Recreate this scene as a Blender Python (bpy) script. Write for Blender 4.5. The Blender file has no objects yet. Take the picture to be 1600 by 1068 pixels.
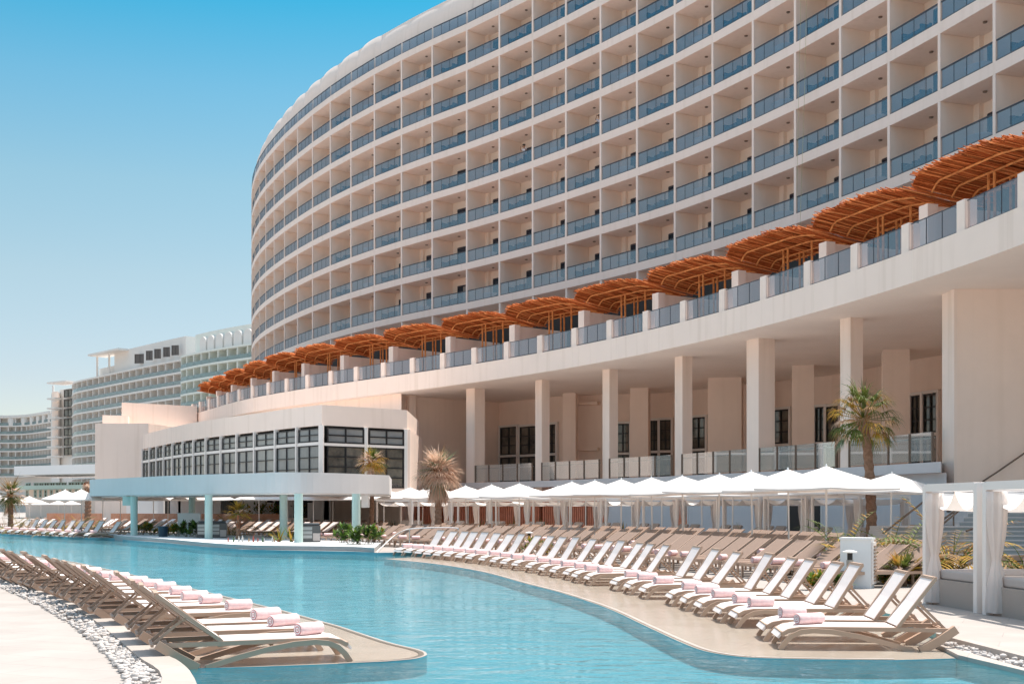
import bpy, bmesh, math, random
from mathutils import Vector, Matrix
from mathutils.geometry import tessellate_polygon
R = math.radians
rnd = random.Random(7)
sc = bpy.context.scene
col = sc.collection

# ------------------------------------------------------------------ camera, sky, sun, exposure
F, YH, E = 1900.0, 793.0, 1.65          # focal length in photo pixels, horizon row, eye height
cd = bpy.data.cameras.new('camera'); cam = bpy.data.objects.new('camera', cd); col.objects.link(cam)
cd.sensor_width = 36; cd.lens = 36 * F / 1600; cd.shift_y = (YH - 534) / 1600
cd.clip_start = .1; cd.clip_end = 6000
cam.location = (0, 0, E); cam.rotation_euler = (R(90), 0, 0)
sc.camera = cam

SUN_EL, SUN_AZ = R(71), R(52)           # azimuth measured from +Y (view direction) towards +X
w = bpy.data.worlds.new("World"); sc.world = w; w.use_nodes = True
nt = w.node_tree; nt.nodes.clear()
sky = nt.nodes.new('ShaderNodeTexSky'); sky.sky_type = 'NISHITA'; sky.sun_disc = False
sky.sun_elevation = SUN_EL; sky.sun_rotation = SUN_AZ
sky.air_density = 1.0; sky.dust_density = .6; sky.ozone_density = 1.0
bg = nt.nodes.new('ShaderNodeBackground'); bg.inputs[1].default_value = .15
# clear air: pale cyan low, deep cyan higher; above, warm fill for shaded walls added
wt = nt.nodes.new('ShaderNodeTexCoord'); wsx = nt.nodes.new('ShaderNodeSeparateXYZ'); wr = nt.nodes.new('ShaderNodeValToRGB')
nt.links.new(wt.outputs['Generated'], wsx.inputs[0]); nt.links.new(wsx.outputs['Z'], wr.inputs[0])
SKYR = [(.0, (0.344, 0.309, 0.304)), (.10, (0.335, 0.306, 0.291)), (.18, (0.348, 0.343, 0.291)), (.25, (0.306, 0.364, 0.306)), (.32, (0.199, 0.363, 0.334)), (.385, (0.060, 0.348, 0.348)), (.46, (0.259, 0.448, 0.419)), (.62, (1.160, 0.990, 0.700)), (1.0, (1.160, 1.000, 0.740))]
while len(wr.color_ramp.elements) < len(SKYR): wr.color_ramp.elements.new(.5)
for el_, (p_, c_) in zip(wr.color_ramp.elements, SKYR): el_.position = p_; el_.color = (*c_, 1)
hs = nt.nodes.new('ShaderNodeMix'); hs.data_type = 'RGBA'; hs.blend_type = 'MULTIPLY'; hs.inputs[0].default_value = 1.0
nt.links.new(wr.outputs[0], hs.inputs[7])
out = nt.nodes.new('ShaderNodeOutputWorld')
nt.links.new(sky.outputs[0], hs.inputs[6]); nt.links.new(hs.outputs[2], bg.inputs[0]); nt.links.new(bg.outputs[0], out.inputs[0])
sd = bpy.data.lights.new('sun', 'SUN'); sd.energy = 2.1; sd.angle = R(.5); sd.color = (1, .95, .88)
so = bpy.data.objects.new('sun', sd); col.objects.link(so)
sdir = Vector((math.sin(SUN_AZ) * math.cos(SUN_EL), math.cos(SUN_AZ) * math.cos(SUN_EL), math.sin(SUN_EL)))
so.rotation_euler = sdir.to_track_quat('Z', 'Y').to_euler()
so.location = (30, 30, 80)
vs = sc.view_settings; vs.view_transform = 'Standard'; vs.look = 'None'; vs.gamma = 1; vs.use_curve_mapping = False
vs.exposure = 1.63
sc.render.engine = 'CYCLES'
cy = sc.cycles
cy.max_bounces = 9; cy.diffuse_bounces = 7; cy.glossy_bounces = 4; cy.transparent_max_bounces = 24
cy.transmission_bounces = 6; cy.caustics_reflective = False; cy.caustics_refractive = False
cy.use_denoising = True; cy.sample_clamp_indirect = 8

# ------------------------------------------------------------------ pixel helpers (survey of the photograph)
def G(x, y, z=0.0):
    """ground point seen at photo pixel (x, y) on the level plane z"""
    Y = F * (E - z) / (y - YH); return Vector(((x - 800) * Y / F, Y, z))
def at(x, Y, z=0.0):
    return Vector(((x - 800) * Y / F, Y, z))
def zat(y, Y): return E + (YH - y) * Y / F

# ------------------------------------------------------------------ materials
M = {}
def mat(name, base, rough=.6, spec=.4, noise=0, nscale=3.0, base2=None, bump=0, bscale=40, metal=0, transl=0, streak=0):
    m = bpy.data.materials.new(name); m.use_nodes = True; n = m.node_tree; b = n.nodes['Principled BSDF']
    b.inputs['Roughness'].default_value = rough; b.inputs['Specular IOR Level'].default_value = spec; b.inputs['Metallic'].default_value = metal
    c4 = (*base, 1); b.inputs['Base Color'].default_value = c4
    tc = n.nodes.new('ShaderNodeTexCoord')
    cout = None
    if noise or base2:
        tx = n.nodes.new('ShaderNodeTexNoise'); tx.inputs['Scale'].default_value = nscale; tx.inputs['Detail'].default_value = 6; tx.inputs['Roughness'].default_value = .65
        n.links.new(tc.outputs['Object'], tx.inputs['Vector'])
        mr = n.nodes.new('ShaderNodeMapRange'); mr.inputs[1].default_value = .3; mr.inputs[2].default_value = .7
        n.links.new(tx.outputs[0], mr.inputs[0])
        mx = n.nodes.new('ShaderNodeMix'); mx.data_type = 'RGBA'
        b2 = base2 or tuple(v * (1 - noise) for v in base)
        mx.inputs[6].default_value = c4; mx.inputs[7].default_value = (*b2, 1)
        n.links.new(mr.outputs[0], mx.inputs[0]); cout = mx.outputs[2]
    if streak:   # rain streaks: noise stretched in z
        mp = n.nodes.new('ShaderNodeMapping'); mp.inputs['Scale'].default_value = (1.6, 1.6, .09)
        n.links.new(tc.outputs['Object'], mp.inputs[0])
        t2 = n.nodes.new('ShaderNodeTexNoise'); t2.inputs['Scale'].default_value = 1.4; t2.inputs['Detail'].default_value = 5
        n.links.new(mp.outputs[0], t2.inputs['Vector'])
        m2 = n.nodes.new('ShaderNodeMapRange'); m2.inputs[1].default_value = .52; m2.inputs[2].default_value = .78; m2.inputs[4].default_value = streak
        n.links.new(t2.outputs[0], m2.inputs[0])
        x2 = n.nodes.new('ShaderNodeMix'); x2.data_type = 'RGBA'
        if cout: n.links.new(cout, x2.inputs[6])
        else: x2.inputs[6].default_value = c4
        x2.inputs[7].default_value = (base[0] * .72, base[1] * .68, base[2] * .62, 1)
        n.links.new(m2.outputs[0], x2.inputs[0]); cout = x2.outputs[2]
    if cout: n.links.new(cout, b.inputs['Base Color'])
    if bump:
        tb = n.nodes.new('ShaderNodeTexNoise'); tb.inputs['Scale'].default_value = bscale; tb.inputs['Detail'].default_value = 4
        n.links.new(tc.outputs['Object'], tb.inputs['Vector'])
        bp = n.nodes.new('ShaderNodeBump'); bp.inputs['Strength'].default_value = bump; bp.inputs['Distance'].default_value = .02
        n.links.new(tb.outputs[0], bp.inputs['Height']); n.links.new(bp.outputs[0], b.inputs['Normal'])
    if transl:
        o = n.nodes['Material Output']; t = n.nodes.new('ShaderNodeBsdfTranslucent'); t.inputs[0].default_value = c4
        if cout: n.links.new(cout, t.inputs[0])
        ms = n.nodes.new('ShaderNodeMixShader'); ms.inputs[0].default_value = transl
        n.links.new(b.outputs[0], ms.inputs[1]); n.links.new(t.outputs[0], ms.inputs[2]); n.links.new(ms.outputs[0], o.inputs[0])
    M[name] = m; return m
def glassmat(name, tint, rough=.02, refl=1.0, body=None, bodyf=0):
    m = bpy.data.materials.new(name); m.use_nodes = True; n = m.node_tree; n.nodes.clear()
    o = n.nodes.new('ShaderNodeOutputMaterial'); t = n.nodes.new('ShaderNodeBsdfTransparent'); t.inputs[0].default_value = (*tint, 1)
    g = n.nodes.new('ShaderNodeBsdfGlossy'); g.inputs['Roughness'].default_value = rough; g.inputs[0].default_value = (.9, .95, 1, 1)
    fr = n.nodes.new('ShaderNodeFresnel'); fr.inputs[0].default_value = 1.5
    mm = n.nodes.new('ShaderNodeMath'); mm.operation = 'MULTIPLY'; mm.inputs[1].default_value = refl; mm.use_clamp = True
    n.links.new(fr.outputs[0], mm.inputs[0])
    x = n.nodes.new('ShaderNodeMixShader'); n.links.new(mm.outputs[0], x.inputs[0]); n.links.new(t.outputs[0], x.inputs[1]); n.links.new(g.outputs[0], x.inputs[2])
    last = x
    if bodyf:
        d = n.nodes.new('ShaderNodeBsdfDiffuse'); d.inputs[0].default_value = (*body, 1)
        y = n.nodes.new('ShaderNodeMixShader'); y.inputs[0].default_value = bodyf
        n.links.new(x.outputs[0], y.inputs[1]); n.links.new(d.outputs[0], y.inputs[2]); last = y
    n.links.new(last.outputs[0], o.inputs[0]); M[name] = m; return m

mat('stucco', (.91, .755, .665), .85, .2, noise=.05, nscale=.35, bump=.25, bscale=25, streak=.42)
mat('tower_stucco', (.90, .755, .675), .85, .2, noise=.05, nscale=.3, bump=.12, bscale=15, streak=.3)
mat('tan_stucco', (.92, .75, .65), .85, .2, noise=.06, nscale=.5, bump=.25, bscale=25, streak=.18)
mat('soffit_paint', (.95, .83, .75), .9, .1, noise=.06, nscale=.4)
mat('partition_paint', (.93, .79, .69), .9, .1, noise=.06, nscale=.4, streak=.12)
mat('room_wall', (.93, .80, .70), .9, .1, noise=.05, nscale=.5)
mat('shade_stucco', (.68, .645, .645), .85, .2, noise=.05, nscale=.5, bump=.2, bscale=25, streak=.15)  # stucco with the cool grey of shade put into its colour
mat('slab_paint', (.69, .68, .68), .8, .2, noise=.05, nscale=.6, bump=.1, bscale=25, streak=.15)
mat('aqua_paint', (.52, .66, .61), .7, .3, noise=.06, nscale=.8)
mat('far_stucco', (.77, .73, .69), .9, .1, noise=.05, nscale=.1)
mat('far_green', (.75, .77, .715), .9, .1, noise=.05, nscale=.1)
mat('dark_frame', (.022, .021, .022), .45, .4)
mat('rail_metal', (.05, .05, .06), .4, .5)
mat('brown_metal', (.16, .11, .08), .4, .5)
mat('steel', (.55, .55, .55), .3, .5, metal=1)
mat('dark_door', (.012, .03, .055), .15, .6)
mat('void_shade', (.03, .024, .02), .6, .3, noise=.5, nscale=.8)  # near-black colour standing for shade in voids and openings
mat('dark_glass', (.03, .034, .034), .06, .8, base2=(.20, .175, .14), nscale=.7)
mat('far_window', (.14, .12, .11), .4, .4)
mat('milk_glass', (.34, .345, .335), .12, .6, base2=(.17, .18, .19), nscale=.28)
mat('navy', (.02, .05, .11), .6, .3)
mat('white_gloss', (.82, .83, .84), .35, .5)
glassmat('rail_glass', (.54, .535, .56), .03, .25, body=(.29, .30, .345), bodyf=.13)
glassmat('green_glass', (.80, .86, .83), .03, .45, body=(.78, .80, .76), bodyf=.22)  # pale body colour stands for sky and sea reflected in the glass
glassmat('far_glass', (.62, .74, .74), .1, 1.3, body=(.40, .5, .5), bodyf=.35)
mat('canvas', (.88, .83, .79), .9, .1, noise=.03, nscale=2, transl=.22)
mat('curtain', (.92, .85, .81), .9, .1, noise=.04, nscale=3, transl=.42)
mat('pole_paint', (.72, .68, .65), .45, .4)
mat('frame_paint', (.80, .74, .70), .5, .4)
mat('sling_white', (.93, .865, .84), .8, .2, noise=.04, nscale=40, bump=.15, bscale=300, transl=.32)
mat('sling_brown', (.29, .20, .155), .8, .2, noise=.10, nscale=30, bump=.2, bscale=250)
mat('taupe', (.47, .32, .235), .5, .35, noise=.05, nscale=4)
mat('taupe_dark', (.30, .205, .15), .55, .3)
mat('towel_pink', (.84, .53, .52), .95, .05, base2=(.88, .68, .66), nscale=14, bump=.5, bscale=160)
mat('towel_rose', (.70, .27, .29), .95, .05)
mat('towel_white', (.85, .80, .80), .95, .05)
mat('gravel_white', (.58, .53, .50), .9, .2, noise=.15, nscale=8)
mat('wicker', (.50, .43, .385), .8, .2, base2=(.36, .30, .26), nscale=60, bump=.6, bscale=130)
mat('cushion', (.50, .44, .41), .9, .1, noise=.06, nscale=6)
mat('terracotta', (.62, .22, .12), .8, .2, noise=.15, nscale=5)
mat('slat_red', (.82, .31, .19), .7, .25, base2=(.66, .21, .11), nscale=2.0)
mat('orange_cloth', (.70, .40, .28), .9, .1, base2=(.55, .25, .15), nscale=4)
mat('thatch', (.56, .16, .048), .85, .15, base2=(.40, .095, .025), nscale=7)
mat('thatch_pale', (.84, .36, .15), .85, .15, base2=(.70, .24, .07), nscale=7)
mat('thatch_dark', (.34, .10, .03), .85, .15)
mat('dark_steel', (.10, .10, .10), .35, .5, metal=.3)
mat('tile_riser_shade', (.40, .41, .41), .5, .3, noise=.12, nscale=6)  # grey tile of the bar platform; doubles as shade colour of stair risers
mat('pole_wood', (.80, .34, .11), .7, .25, base2=(.42, .13, .04), nscale=4)
mat('planter_blue', (.02, .05, .08), .4, .4)
mat('bark', (.36, .22, .155), .9, .1, base2=(.20, .115, .075), nscale=9, bump=.8, bscale=20)
mat('bark_red', (.42, .17, .09), .9, .1, base2=(.22, .09, .05), nscale=12)
mat('frond_green', (.085, .13, .028), .6, .3, base2=(.16, .17, .035), nscale=5, transl=.25)
mat('frond_pale', (.20, .25, .16), .6, .3, base2=(.13, .19, .10), nscale=5, transl=.2)
mat('frond_dry', (.68, .46, .33), .8, .2, base2=(.74, .54, .41), nscale=6, transl=.25)
mat('frond_brown', (.26, .15, .07), .8, .2, base2=(.38, .24, .12), nscale=6, transl=.2)
mat('frond_yellow', (.36, .29, .035), .7, .2, base2=(.50, .22, .05), nscale=5, transl=.3)
mat('leaf_green', (.07, .15, .02), .5, .4, base2=(.16, .25, .03), nscale=6, transl=.25)
mat('leaf_dark', (.03, .065, .018), .5, .4, base2=(.06, .10, .02), nscale=6, transl=.15)
mat('skin', (.36, .19, .12), .6, .3)
mat('black', (.012, .012, .012), .6, .3)
mat('jeans', (.02, .05, .14), .9, .1)
mat('shirt_white', (.75, .70, .72), .9, .1)
mat('shirt_grey', (.50, .46, .52), .9, .1)
mat('rope', (.55, .48, .30), .9, .1)
mat('chrome_grey', (.35, .36, .36), .3, .5, metal=.8)
mat('soil', (.20, .13, .09), .95, .1, noise=.4, nscale=3)
mat('cap_white', (.8, .8, .8), .4, .4)

def deckmat(name, base, tile, mort):
    m = mat(name, base, .75, .25); n = m.node_tree; b = n.nodes['Principled BSDF']
    tc = n.nodes['Texture Coordinate']
    br = n.nodes.new('ShaderNodeTexBrick'); br.inputs['Scale'].default_value = 1; br.inputs['Brick Width'].default_value = tile * 2; br.inputs['Row Height'].default_value = tile
    br.inputs['Mortar Size'].default_value = .008; br.inputs['Mortar Smooth'].default_value = .3; br.offset = .5
    br.inputs[1].default_value = (*base, 1); br.inputs[2].default_value = (base[0] * .94, base[1] * .93, base[2] * .92, 1); br.inputs[3].default_value = (*mort, 1)
    mp = n.nodes.new('ShaderNodeMapping'); mp.inputs['Rotation'].default_value[2] = R(24)
    n.links.new(tc.outputs['Object'], mp.inputs[0]); n.links.new(mp.outputs[0], br.inputs['Vector'])
    tx = n.nodes.new('ShaderNodeTexNoise'); tx.inputs['Scale'].default_value = .9; tx.inputs['Detail'].default_value = 8; tx.inputs['Roughness'].default_value = .7
    n.links.new(tc.outputs['Object'], tx.inputs['Vector'])
    mr = n.nodes.new('ShaderNodeMapRange'); mr.inputs[1].default_value = .35; mr.inputs[2].default_value = .75; mr.inputs[3].default_value = 1.03; mr.inputs[4].default_value = .86
    n.links.new(tx.outputs[0], mr.inputs[0])
    vm = n.nodes.new('ShaderNodeVectorMath'); vm.operation = 'SCALE'
    n.links.new(br.outputs[0], vm.inputs[0]); n.links.new(mr.outputs[0], vm.inputs['Scale']); n.links.new(vm.outputs[0], b.inputs['Base Color'])
    tb = n.nodes.new('ShaderNodeTexNoise'); tb.inputs['Scale'].default_value = 55; tb.inputs['Detail'].default_value = 3
    n.links.new(tc.outputs['Object'], tb.inputs['Vector'])
    bp = n.nodes.new('ShaderNodeBump'); bp.inputs['Strength'].default_value = .15; bp.inputs['Distance'].default_value = .01
    n.links.new(tb.outputs[0], bp.inputs['Height']); n.links.new(bp.outputs[0], b.inputs['Normal'])
    return m
deckmat('deck', (.40, .355, .325), .6, (.33, .285, .26))
deckmat('coping', (.43, .375, .335), .9, (.36, .31, .28))
m = deckmat('ledge_tile', (.45, .385, .315), .6, (.38, .32, .26)); m.node_tree.nodes['Principled BSDF'].inputs['Roughness'].default_value = .16; m.node_tree.nodes['Principled BSDF'].inputs['Specular IOR Level'].default_value = .5
mat('tile_line', (.16, .13, .10), .4, .4)
# pool floor mosaic
m = mat('pool_tile', (.115, .335, .395), .5, .3, base2=(.17, .41, .46), nscale=1.3)
# water sheet: clear tinted film with fresnel reflection and small ripples
m = bpy.data.materials.new('water'); m.use_nodes = True; n = m.node_tree; n.nodes.clear(); M['water'] = m
o = n.nodes.new('ShaderNodeOutputMaterial'); t = n.nodes.new('ShaderNodeBsdfTransparent'); t.inputs[0].default_value = (.70, .90, .95, 1)
g = n.nodes.new('ShaderNodeBsdfGlossy'); g.inputs['Roughness'].default_value = .03; g.inputs[0].default_value = (.80, .93, .97, 1)
fr = n.nodes.new('ShaderNodeFresnel'); fr.inputs[0].default_value = 1.30
tc = n.nodes.new('ShaderNodeTexCoord')
mp = n.nodes.new('ShaderNodeMapping'); mp.inputs['Scale'].default_value = (1.0, 1.5, 1); n.links.new(tc.outputs['Object'], mp.inputs[0])
n1 = n.nodes.new('ShaderNodeTexNoise'); n1.inputs['Scale'].default_value = 2.2; n1.inputs['Detail'].default_value = 4; n1.inputs['Distortion'].default_value = .6
n2 = n.nodes.new('ShaderNodeTexNoise'); n2.inputs['Scale'].default_value = .5; n2.inputs['Detail'].default_value = 3
n.links.new(mp.outputs[0], n1.inputs['Vector']); n.links.new(mp.outputs[0], n2.inputs['Vector'])
ad = n.nodes.new('ShaderNodeMath'); ad.operation = 'MULTIPLY_ADD'; ad.inputs[1].default_value = 1.5
n.links.new(n2.outputs[0], ad.inputs[0]); n.links.new(n1.outputs[0], ad.inputs[2])
bp = n.nodes.new('ShaderNodeBump'); bp.inputs['Strength'].default_value = .75; bp.inputs['Distance'].default_value = .06
n.links.new(ad.outputs[0], bp.inputs['Height']); n3 = n.nodes.new('ShaderNodeTexNoise'); n3.inputs['Scale'].default_value = .11; n3.inputs['Detail'].default_value = 2; n.links.new(tc.outputs['Object'], n3.inputs['Vector'])
wm = n.nodes.new('ShaderNodeMapRange'); wm.inputs[1].default_value = .38; wm.inputs[2].default_value = .62; wm.inputs[3].default_value = .22; wm.inputs[4].default_value = .72   # calm patches and breezy patches
n.links.new(n3.outputs[0], wm.inputs[0]); n.links.new(wm.outputs[0], bp.inputs['Strength'])
n.links.new(bp.outputs[0], g.inputs['Normal']); n.links.new(bp.outputs[0], fr.inputs['Normal'])
ms = n.nodes.new('ShaderNodeMath'); ms.operation = 'MULTIPLY'; ms.inputs[1].default_value = .95; n.links.new(fr.outputs[0], ms.inputs[0])
x = n.nodes.new('ShaderNodeMixShader'); n.links.new(ms.outputs[0], x.inputs[0]); n.links.new(t.outputs[0], x.inputs[1]); n.links.new(g.outputs[0], x.inputs[2])
df = n.nodes.new('ShaderNodeBsdfDiffuse'); df.inputs[0].default_value = (.10, .32, .38, 1)
x2 = n.nodes.new('ShaderNodeMixShader'); x2.inputs[0].default_value = .15; n.links.new(x.outputs[0], x2.inputs[1]); n.links.new(df.outputs[0], x2.inputs[2])
n.links.new(x2.outputs[0], o.inputs[0])

# ------------------------------------------------------------------ mesh builder
class MB:
    def __init__(s): s.v = []; s.f = []; s.m = []
    def quad(s, a, b, c, d, mi=0):
        k = len(s.v); s.v += [tuple(a), tuple(b), tuple(c), tuple(d)]; s.f.append((k, k + 1, k + 2, k + 3)); s.m.append(mi)
    def tri(s, a, b, c, mi=0):
        k = len(s.v); s.v += [tuple(a), tuple(b), tuple(c)]; s.f.append((k, k + 1, k + 2)); s.m.append(mi)
    def box(s, c, sx, sy, sz, ang=0, mi=0, ux=None, uy=None):
        """box centred at c; either yaw angle or explicit horizontal unit axes"""
        c = Vector(c)
        if ux is None: ux = Vector((math.cos(ang), math.sin(ang), 0)); uy = Vector((-math.sin(ang), math.cos(ang), 0))
        uz = Vector((0, 0, 1)); k = len(s.v)
        for dz in (-.5, .5):
            for dx, dy in ((-.5, -.5), (.5, -.5), (.5, .5), (-.5, .5)):
                s.v.append(tuple(c + ux * dx * sx + uy * dy * sy + uz * dz * sz))
        for f in ((0, 3, 2, 1), (4, 5, 6, 7), (0, 1, 5, 4), (1, 2, 6, 5), (2, 3, 7, 6), (3, 0, 4, 7)):
            s.f.append(tuple(k + i for i in f)); s.m.append(mi)
    def beam(s, a, b, w, h, mi=0, up=(0, 0, 1)):
        a = Vector(a); b = Vector(b); d = (b - a); L = d.length; d.normalize()
        sd_ = d.cross(Vector(up));
        if sd_.length < 1e-4: sd_ = Vector((1, 0, 0))
        sd_.normalize(); u = sd_.cross(d); k = len(s.v)
        for p in (a, b):
            for x_, y_ in ((-.5, -.5), (.5, -.5), (.5, .5), (-.5, .5)): s.v.append(tuple(p + sd_ * x_ * w + u * y_ * h))
        for f in ((3, 2, 1, 0), (4, 5, 6, 7), (0, 1, 5, 4), (1, 2, 6, 5), (2, 3, 7, 6), (3, 0, 4, 7)):
            s.f.append(tuple(k + i for i in f)); s.m.append(mi)
    def prism(s, poly, z0, z1, mi=0, top=True, bottom=True, mt=None):
        n_ = len(poly); k = len(s.v)
        for z in (z0, z1):
            for p in poly: s.v.append((p[0], p[1], z))
        for i in range(n_):
            j = (i + 1) % n_; s.f.append((k + i, k + j, k + n_ + j, k + n_ + i)); s.m.append(mi)
        tri = tessellate_polygon([[Vector((p[0], p[1], 0)) for p in poly]])
        for t_ in tri:
            if top: s.f.append(tuple(k + n_ + i for i in t_)); s.m.append(mi if mt is None else mt)
            if bottom: s.f.append(tuple(k + i for i in reversed(t_))); s.m.append(mi)
    def sheet(s, polys, z, mi=0):
        vv = [Vector((p[0], p[1], 0)) for q in polys for p in q]; k = len(s.v)
        for t_ in tessellate_polygon([[Vector((p[0], p[1], 0)) for p in q] for q in polys]):
            a, b, c = (vv[i] for i in t_)
            if (b - a).cross(c - a).z < 0: t_ = tuple(reversed(t_))
            s.f.append(tuple(k + i for i in t_)); s.m.append(mi)
        s.v += [(p.x, p.y, z) for p in vv]
    def wall(s, path, z0, z1, mi=0, close=False):
        k = len(s.v); n_ = len(path)
        for p in path: s.v += [(p[0], p[1], z0), (p[0], p[1], z1)]
        for i in range(n_ if close else n_ - 1):
            j = (i + 1) % n_; s.f.append((k + 2 * i, k + 2 * j, k + 2 * j + 1, k + 2 * i + 1)); s.m.append(mi)
    def tube(s, pts, r, n_=6, mi=0, cap=True):
        pts = [Vector(p) for p in pts]; k = len(s.v); L = len(pts)
        rr = r if isinstance(r, (list, tuple)) else [r] * L
        prev = None
        for i, p in enumerate(pts):
            d = (pts[min(i + 1, L - 1)] - pts[max(i - 1, 0)]).normalized()
            if prev is None:
                a = d.cross(Vector((0, 0, 1)))
                if a.length < .05: a = d.cross(Vector((0, 1, 0)))
            else: a = prev - d * prev.dot(d)
            a.normalize(); prev = a; b = d.cross(a)
            for q in range(n_):
                t_ = 2 * math.pi * q / n_; s.v.append(tuple(p + (a * math.cos(t_) + b * math.sin(t_)) * rr[i]))
        for i in range(L - 1):
            for q in range(n_):
                w_ = (q + 1) % n_; s.f.append((k + i * n_ + q, k + i * n_ + w_, k + (i + 1) * n_ + w_, k + (i + 1) * n_ + q)); s.m.append(mi)
        if cap:
            s.f.append(tuple(k + q for q in range(n_ - 1, -1, -1))); s.m.append(mi)
            s.f.append(tuple(k + (L - 1) * n_ + q for q in range(n_))); s.m.append(mi)
    def ribbon(s, pts, w, h, mi=0, side=(0, 1, 0)):
        """rectangular bar along pts; side is the fixed width direction"""
        pts = [Vector(p) for p in pts]; sd_ = Vector(side); k = len(s.v); L = len(pts)
        for i, p in enumerate(pts):
            d = (pts[min(i + 1, L - 1)] - pts[max(i - 1, 0)]).normalized(); u = sd_.cross(d).normalized()
            for x_, y_ in ((-.5, -.5), (.5, -.5), (.5, .5), (-.5, .5)): s.v.append(tuple(p + sd_ * x_ * w + u * y_ * h))
        for i in range(L - 1):
            for a, b in ((0, 1), (1, 2), (2, 3), (3, 0)):
                s.f.append((k + i * 4 + a, k + i * 4 + b, k + (i + 1) * 4 + b, k + (i + 1) * 4 + a)); s.m.append(mi)
        s.f.append((k + 3, k + 2, k + 1, k)); s.m.append(mi); e = k + (L - 1) * 4; s.f.append((e, e + 1, e + 2, e + 3)); s.m.append(mi)
    def lathe(s, prof, c=(0, 0, 0), n_=16, mi=0, sx=1, sy=1):
        k = len(s.v); L = len(prof)
        for r_, z in prof:
            for q in range(n_):
                t_ = 2 * math.pi * q / n_; s.v.append((c[0] + r_ * sx * math.cos(t_), c[1] + r_ * sy * math.sin(t_), c[2] + z))
        for i in range(L - 1):
            for q in range(n_):
                w_ = (q + 1) % n_; s.f.append((k + i * n_ + q, k + i * n_ + w_, k + (i + 1) * n_ + w_, k + (i + 1) * n_ + q)); s.m.append(mi)
        s.f.append(tuple(k + q for q in range(n_ - 1, -1, -1))); s.m.append(mi)
        s.f.append(tuple(k + (L - 1) * n_ + q for q in range(n_))); s.m.append(mi)
    def build(s, name, mats, parent=None, world=False, smooth=False, kind=None):
        me = bpy.data.meshes.new(name)
        vv = s.v
        if world and parent is not None:
            l = parent.location; vv = [(a - l.x, b - l.y, c - l.z) for a, b, c in vv]
        me.from_pydata(vv, [], s.f)
        for mm_ in ([mats] if isinstance(mats, str) else mats): me.materials.append(M[mm_])
        me.polygons.foreach_set('material_index', s.m)
        if smooth: me.polygons.foreach_set('use_smooth', [True] * len(s.f))
        me.update()
        ob = bpy.data.objects.new(name, me); col.objects.link(ob)
        if parent is not None: ob.parent = parent
        if kind: ob['kind'] = kind
        return ob

def thing(name, label, cat, loc=(0, 0, 0), rz=0, group=None):
    ob = bpy.data.objects.new(name, None); ob.empty_display_size = .3; col.objects.link(ob)
    ob.location = loc; ob.rotation_euler = (0, 0, rz); ob['label'] = label; ob['category'] = cat
    if group: ob['group'] = group
    return ob
def tag(ob, label, cat, group=None):
    ob['label'] = label; ob['category'] = cat
    if group: ob['group'] = group
    return ob
def dup(root, loc, rz, label, group=None, kids=None, scale=None):
    ch0 = list(root.children) if kids is None else kids
    r_ = root.copy(); col.objects.link(r_); r_.location = loc; r_.rotation_euler = (0, 0, rz); r_['label'] = label
    if scale: r_.scale = scale
    if group: r_['group'] = group
    for ch in ch0:
        c = ch.copy(); col.objects.link(c); c.parent = r_
        for g_ in ch.children:
            d = g_.copy(); col.objects.link(d); d.parent = c
    return r_
_ones = 'first second third fourth fifth sixth seventh eighth ninth tenth eleventh twelfth thirteenth fourteenth fifteenth sixteenth seventeenth eighteenth nineteenth'.split()
_tens = {20: 'twent', 30: 'thirt', 40: 'fort', 50: 'fift', 60: 'sixt'}
def nth(i):
    """1-based ordinal word"""
    if i < 20: return _ones[i - 1]
    t_ = i // 10 * 10
    return _tens[t_] + ('ieth' if i == t_ else 'y-' + _ones[i - t_ - 1])
def lerp(a, b, t_): return a + (b - a) * t_
def polyline_at(pts, d):
    """point and tangent at arc length d"""
    for a, b in zip(pts, pts[1:]):
        a = Vector(a); b = Vector(b); L = (b - a).length
        if d <= L or b == Vector(pts[-1]): return a + (b - a) * (d / L), (b - a).normalized()
        d -= L
def smooth_path(pts, n_=8):
    """Catmull-Rom through pts"""
    P = [Vector(p) for p in pts]; P = [P[0] * 2 - P[1]] + P + [P[-1] * 2 - P[-2]]; o_ = []
    for i in range(1, len(P) - 2):
        p0, p1, p2, p3 = P[i - 1:i + 3]
        for k in range(n_):
            t_ = k / n_
            o_.append(.5 * ((2 * p1) + (p2 - p0) * t_ + (2 * p0 - 5 * p1 + 4 * p2 - p3) * t_ ** 2 + (3 * p1 - p0 - 3 * p2 + p3) * t_ ** 3))
    o_.append(P[-2]); return o_
def length(pts): return sum((Vector(b) - Vector(a)).length for a, b in zip(pts, pts[1:]))
# ------------------------------------------------------------------ ground, pool, ledges
WZ, LZ, FZ = -.10, -.093, -.31
far_edge = [G(-60, 832, WZ), G(0, 835.5, WZ), G(90, 839.8, WZ), G(135, 842, WZ), G(180, 843, WZ), G(200, 846, WZ), G(260, 850.5, WZ), G(320, 857, WZ), G(380, 861.5, WZ),
            G(440, 863, WZ), G(500, 864, WZ), G(555, 865, WZ), G(590, 867, WZ)]
foot_px = [(1212, 1009), (1186, 997), (1144, 977), (1122, 969.5), (1088, 960), (1064, 952), (1041, 944.5), (1000, 934), (977, 927.5), (957, 922),
           (915, 913.5), (899, 909.5), (881, 905.5), (864, 901.5), (845, 898), (826, 894), (805, 890.5), (787, 887.5), (770, 884.5), (750, 881.5), (730, 879), (716, 877),
           (699, 875), (682.5, 873.5), (666, 871.8), (651, 870.2), (635, 868.7), (621, 867.2)]
feet = [G(x_, y_, LZ) for x_, y_ in foot_px]
def foot_yaw(i): return R(lerp(-5, 30, i / 27))
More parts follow.
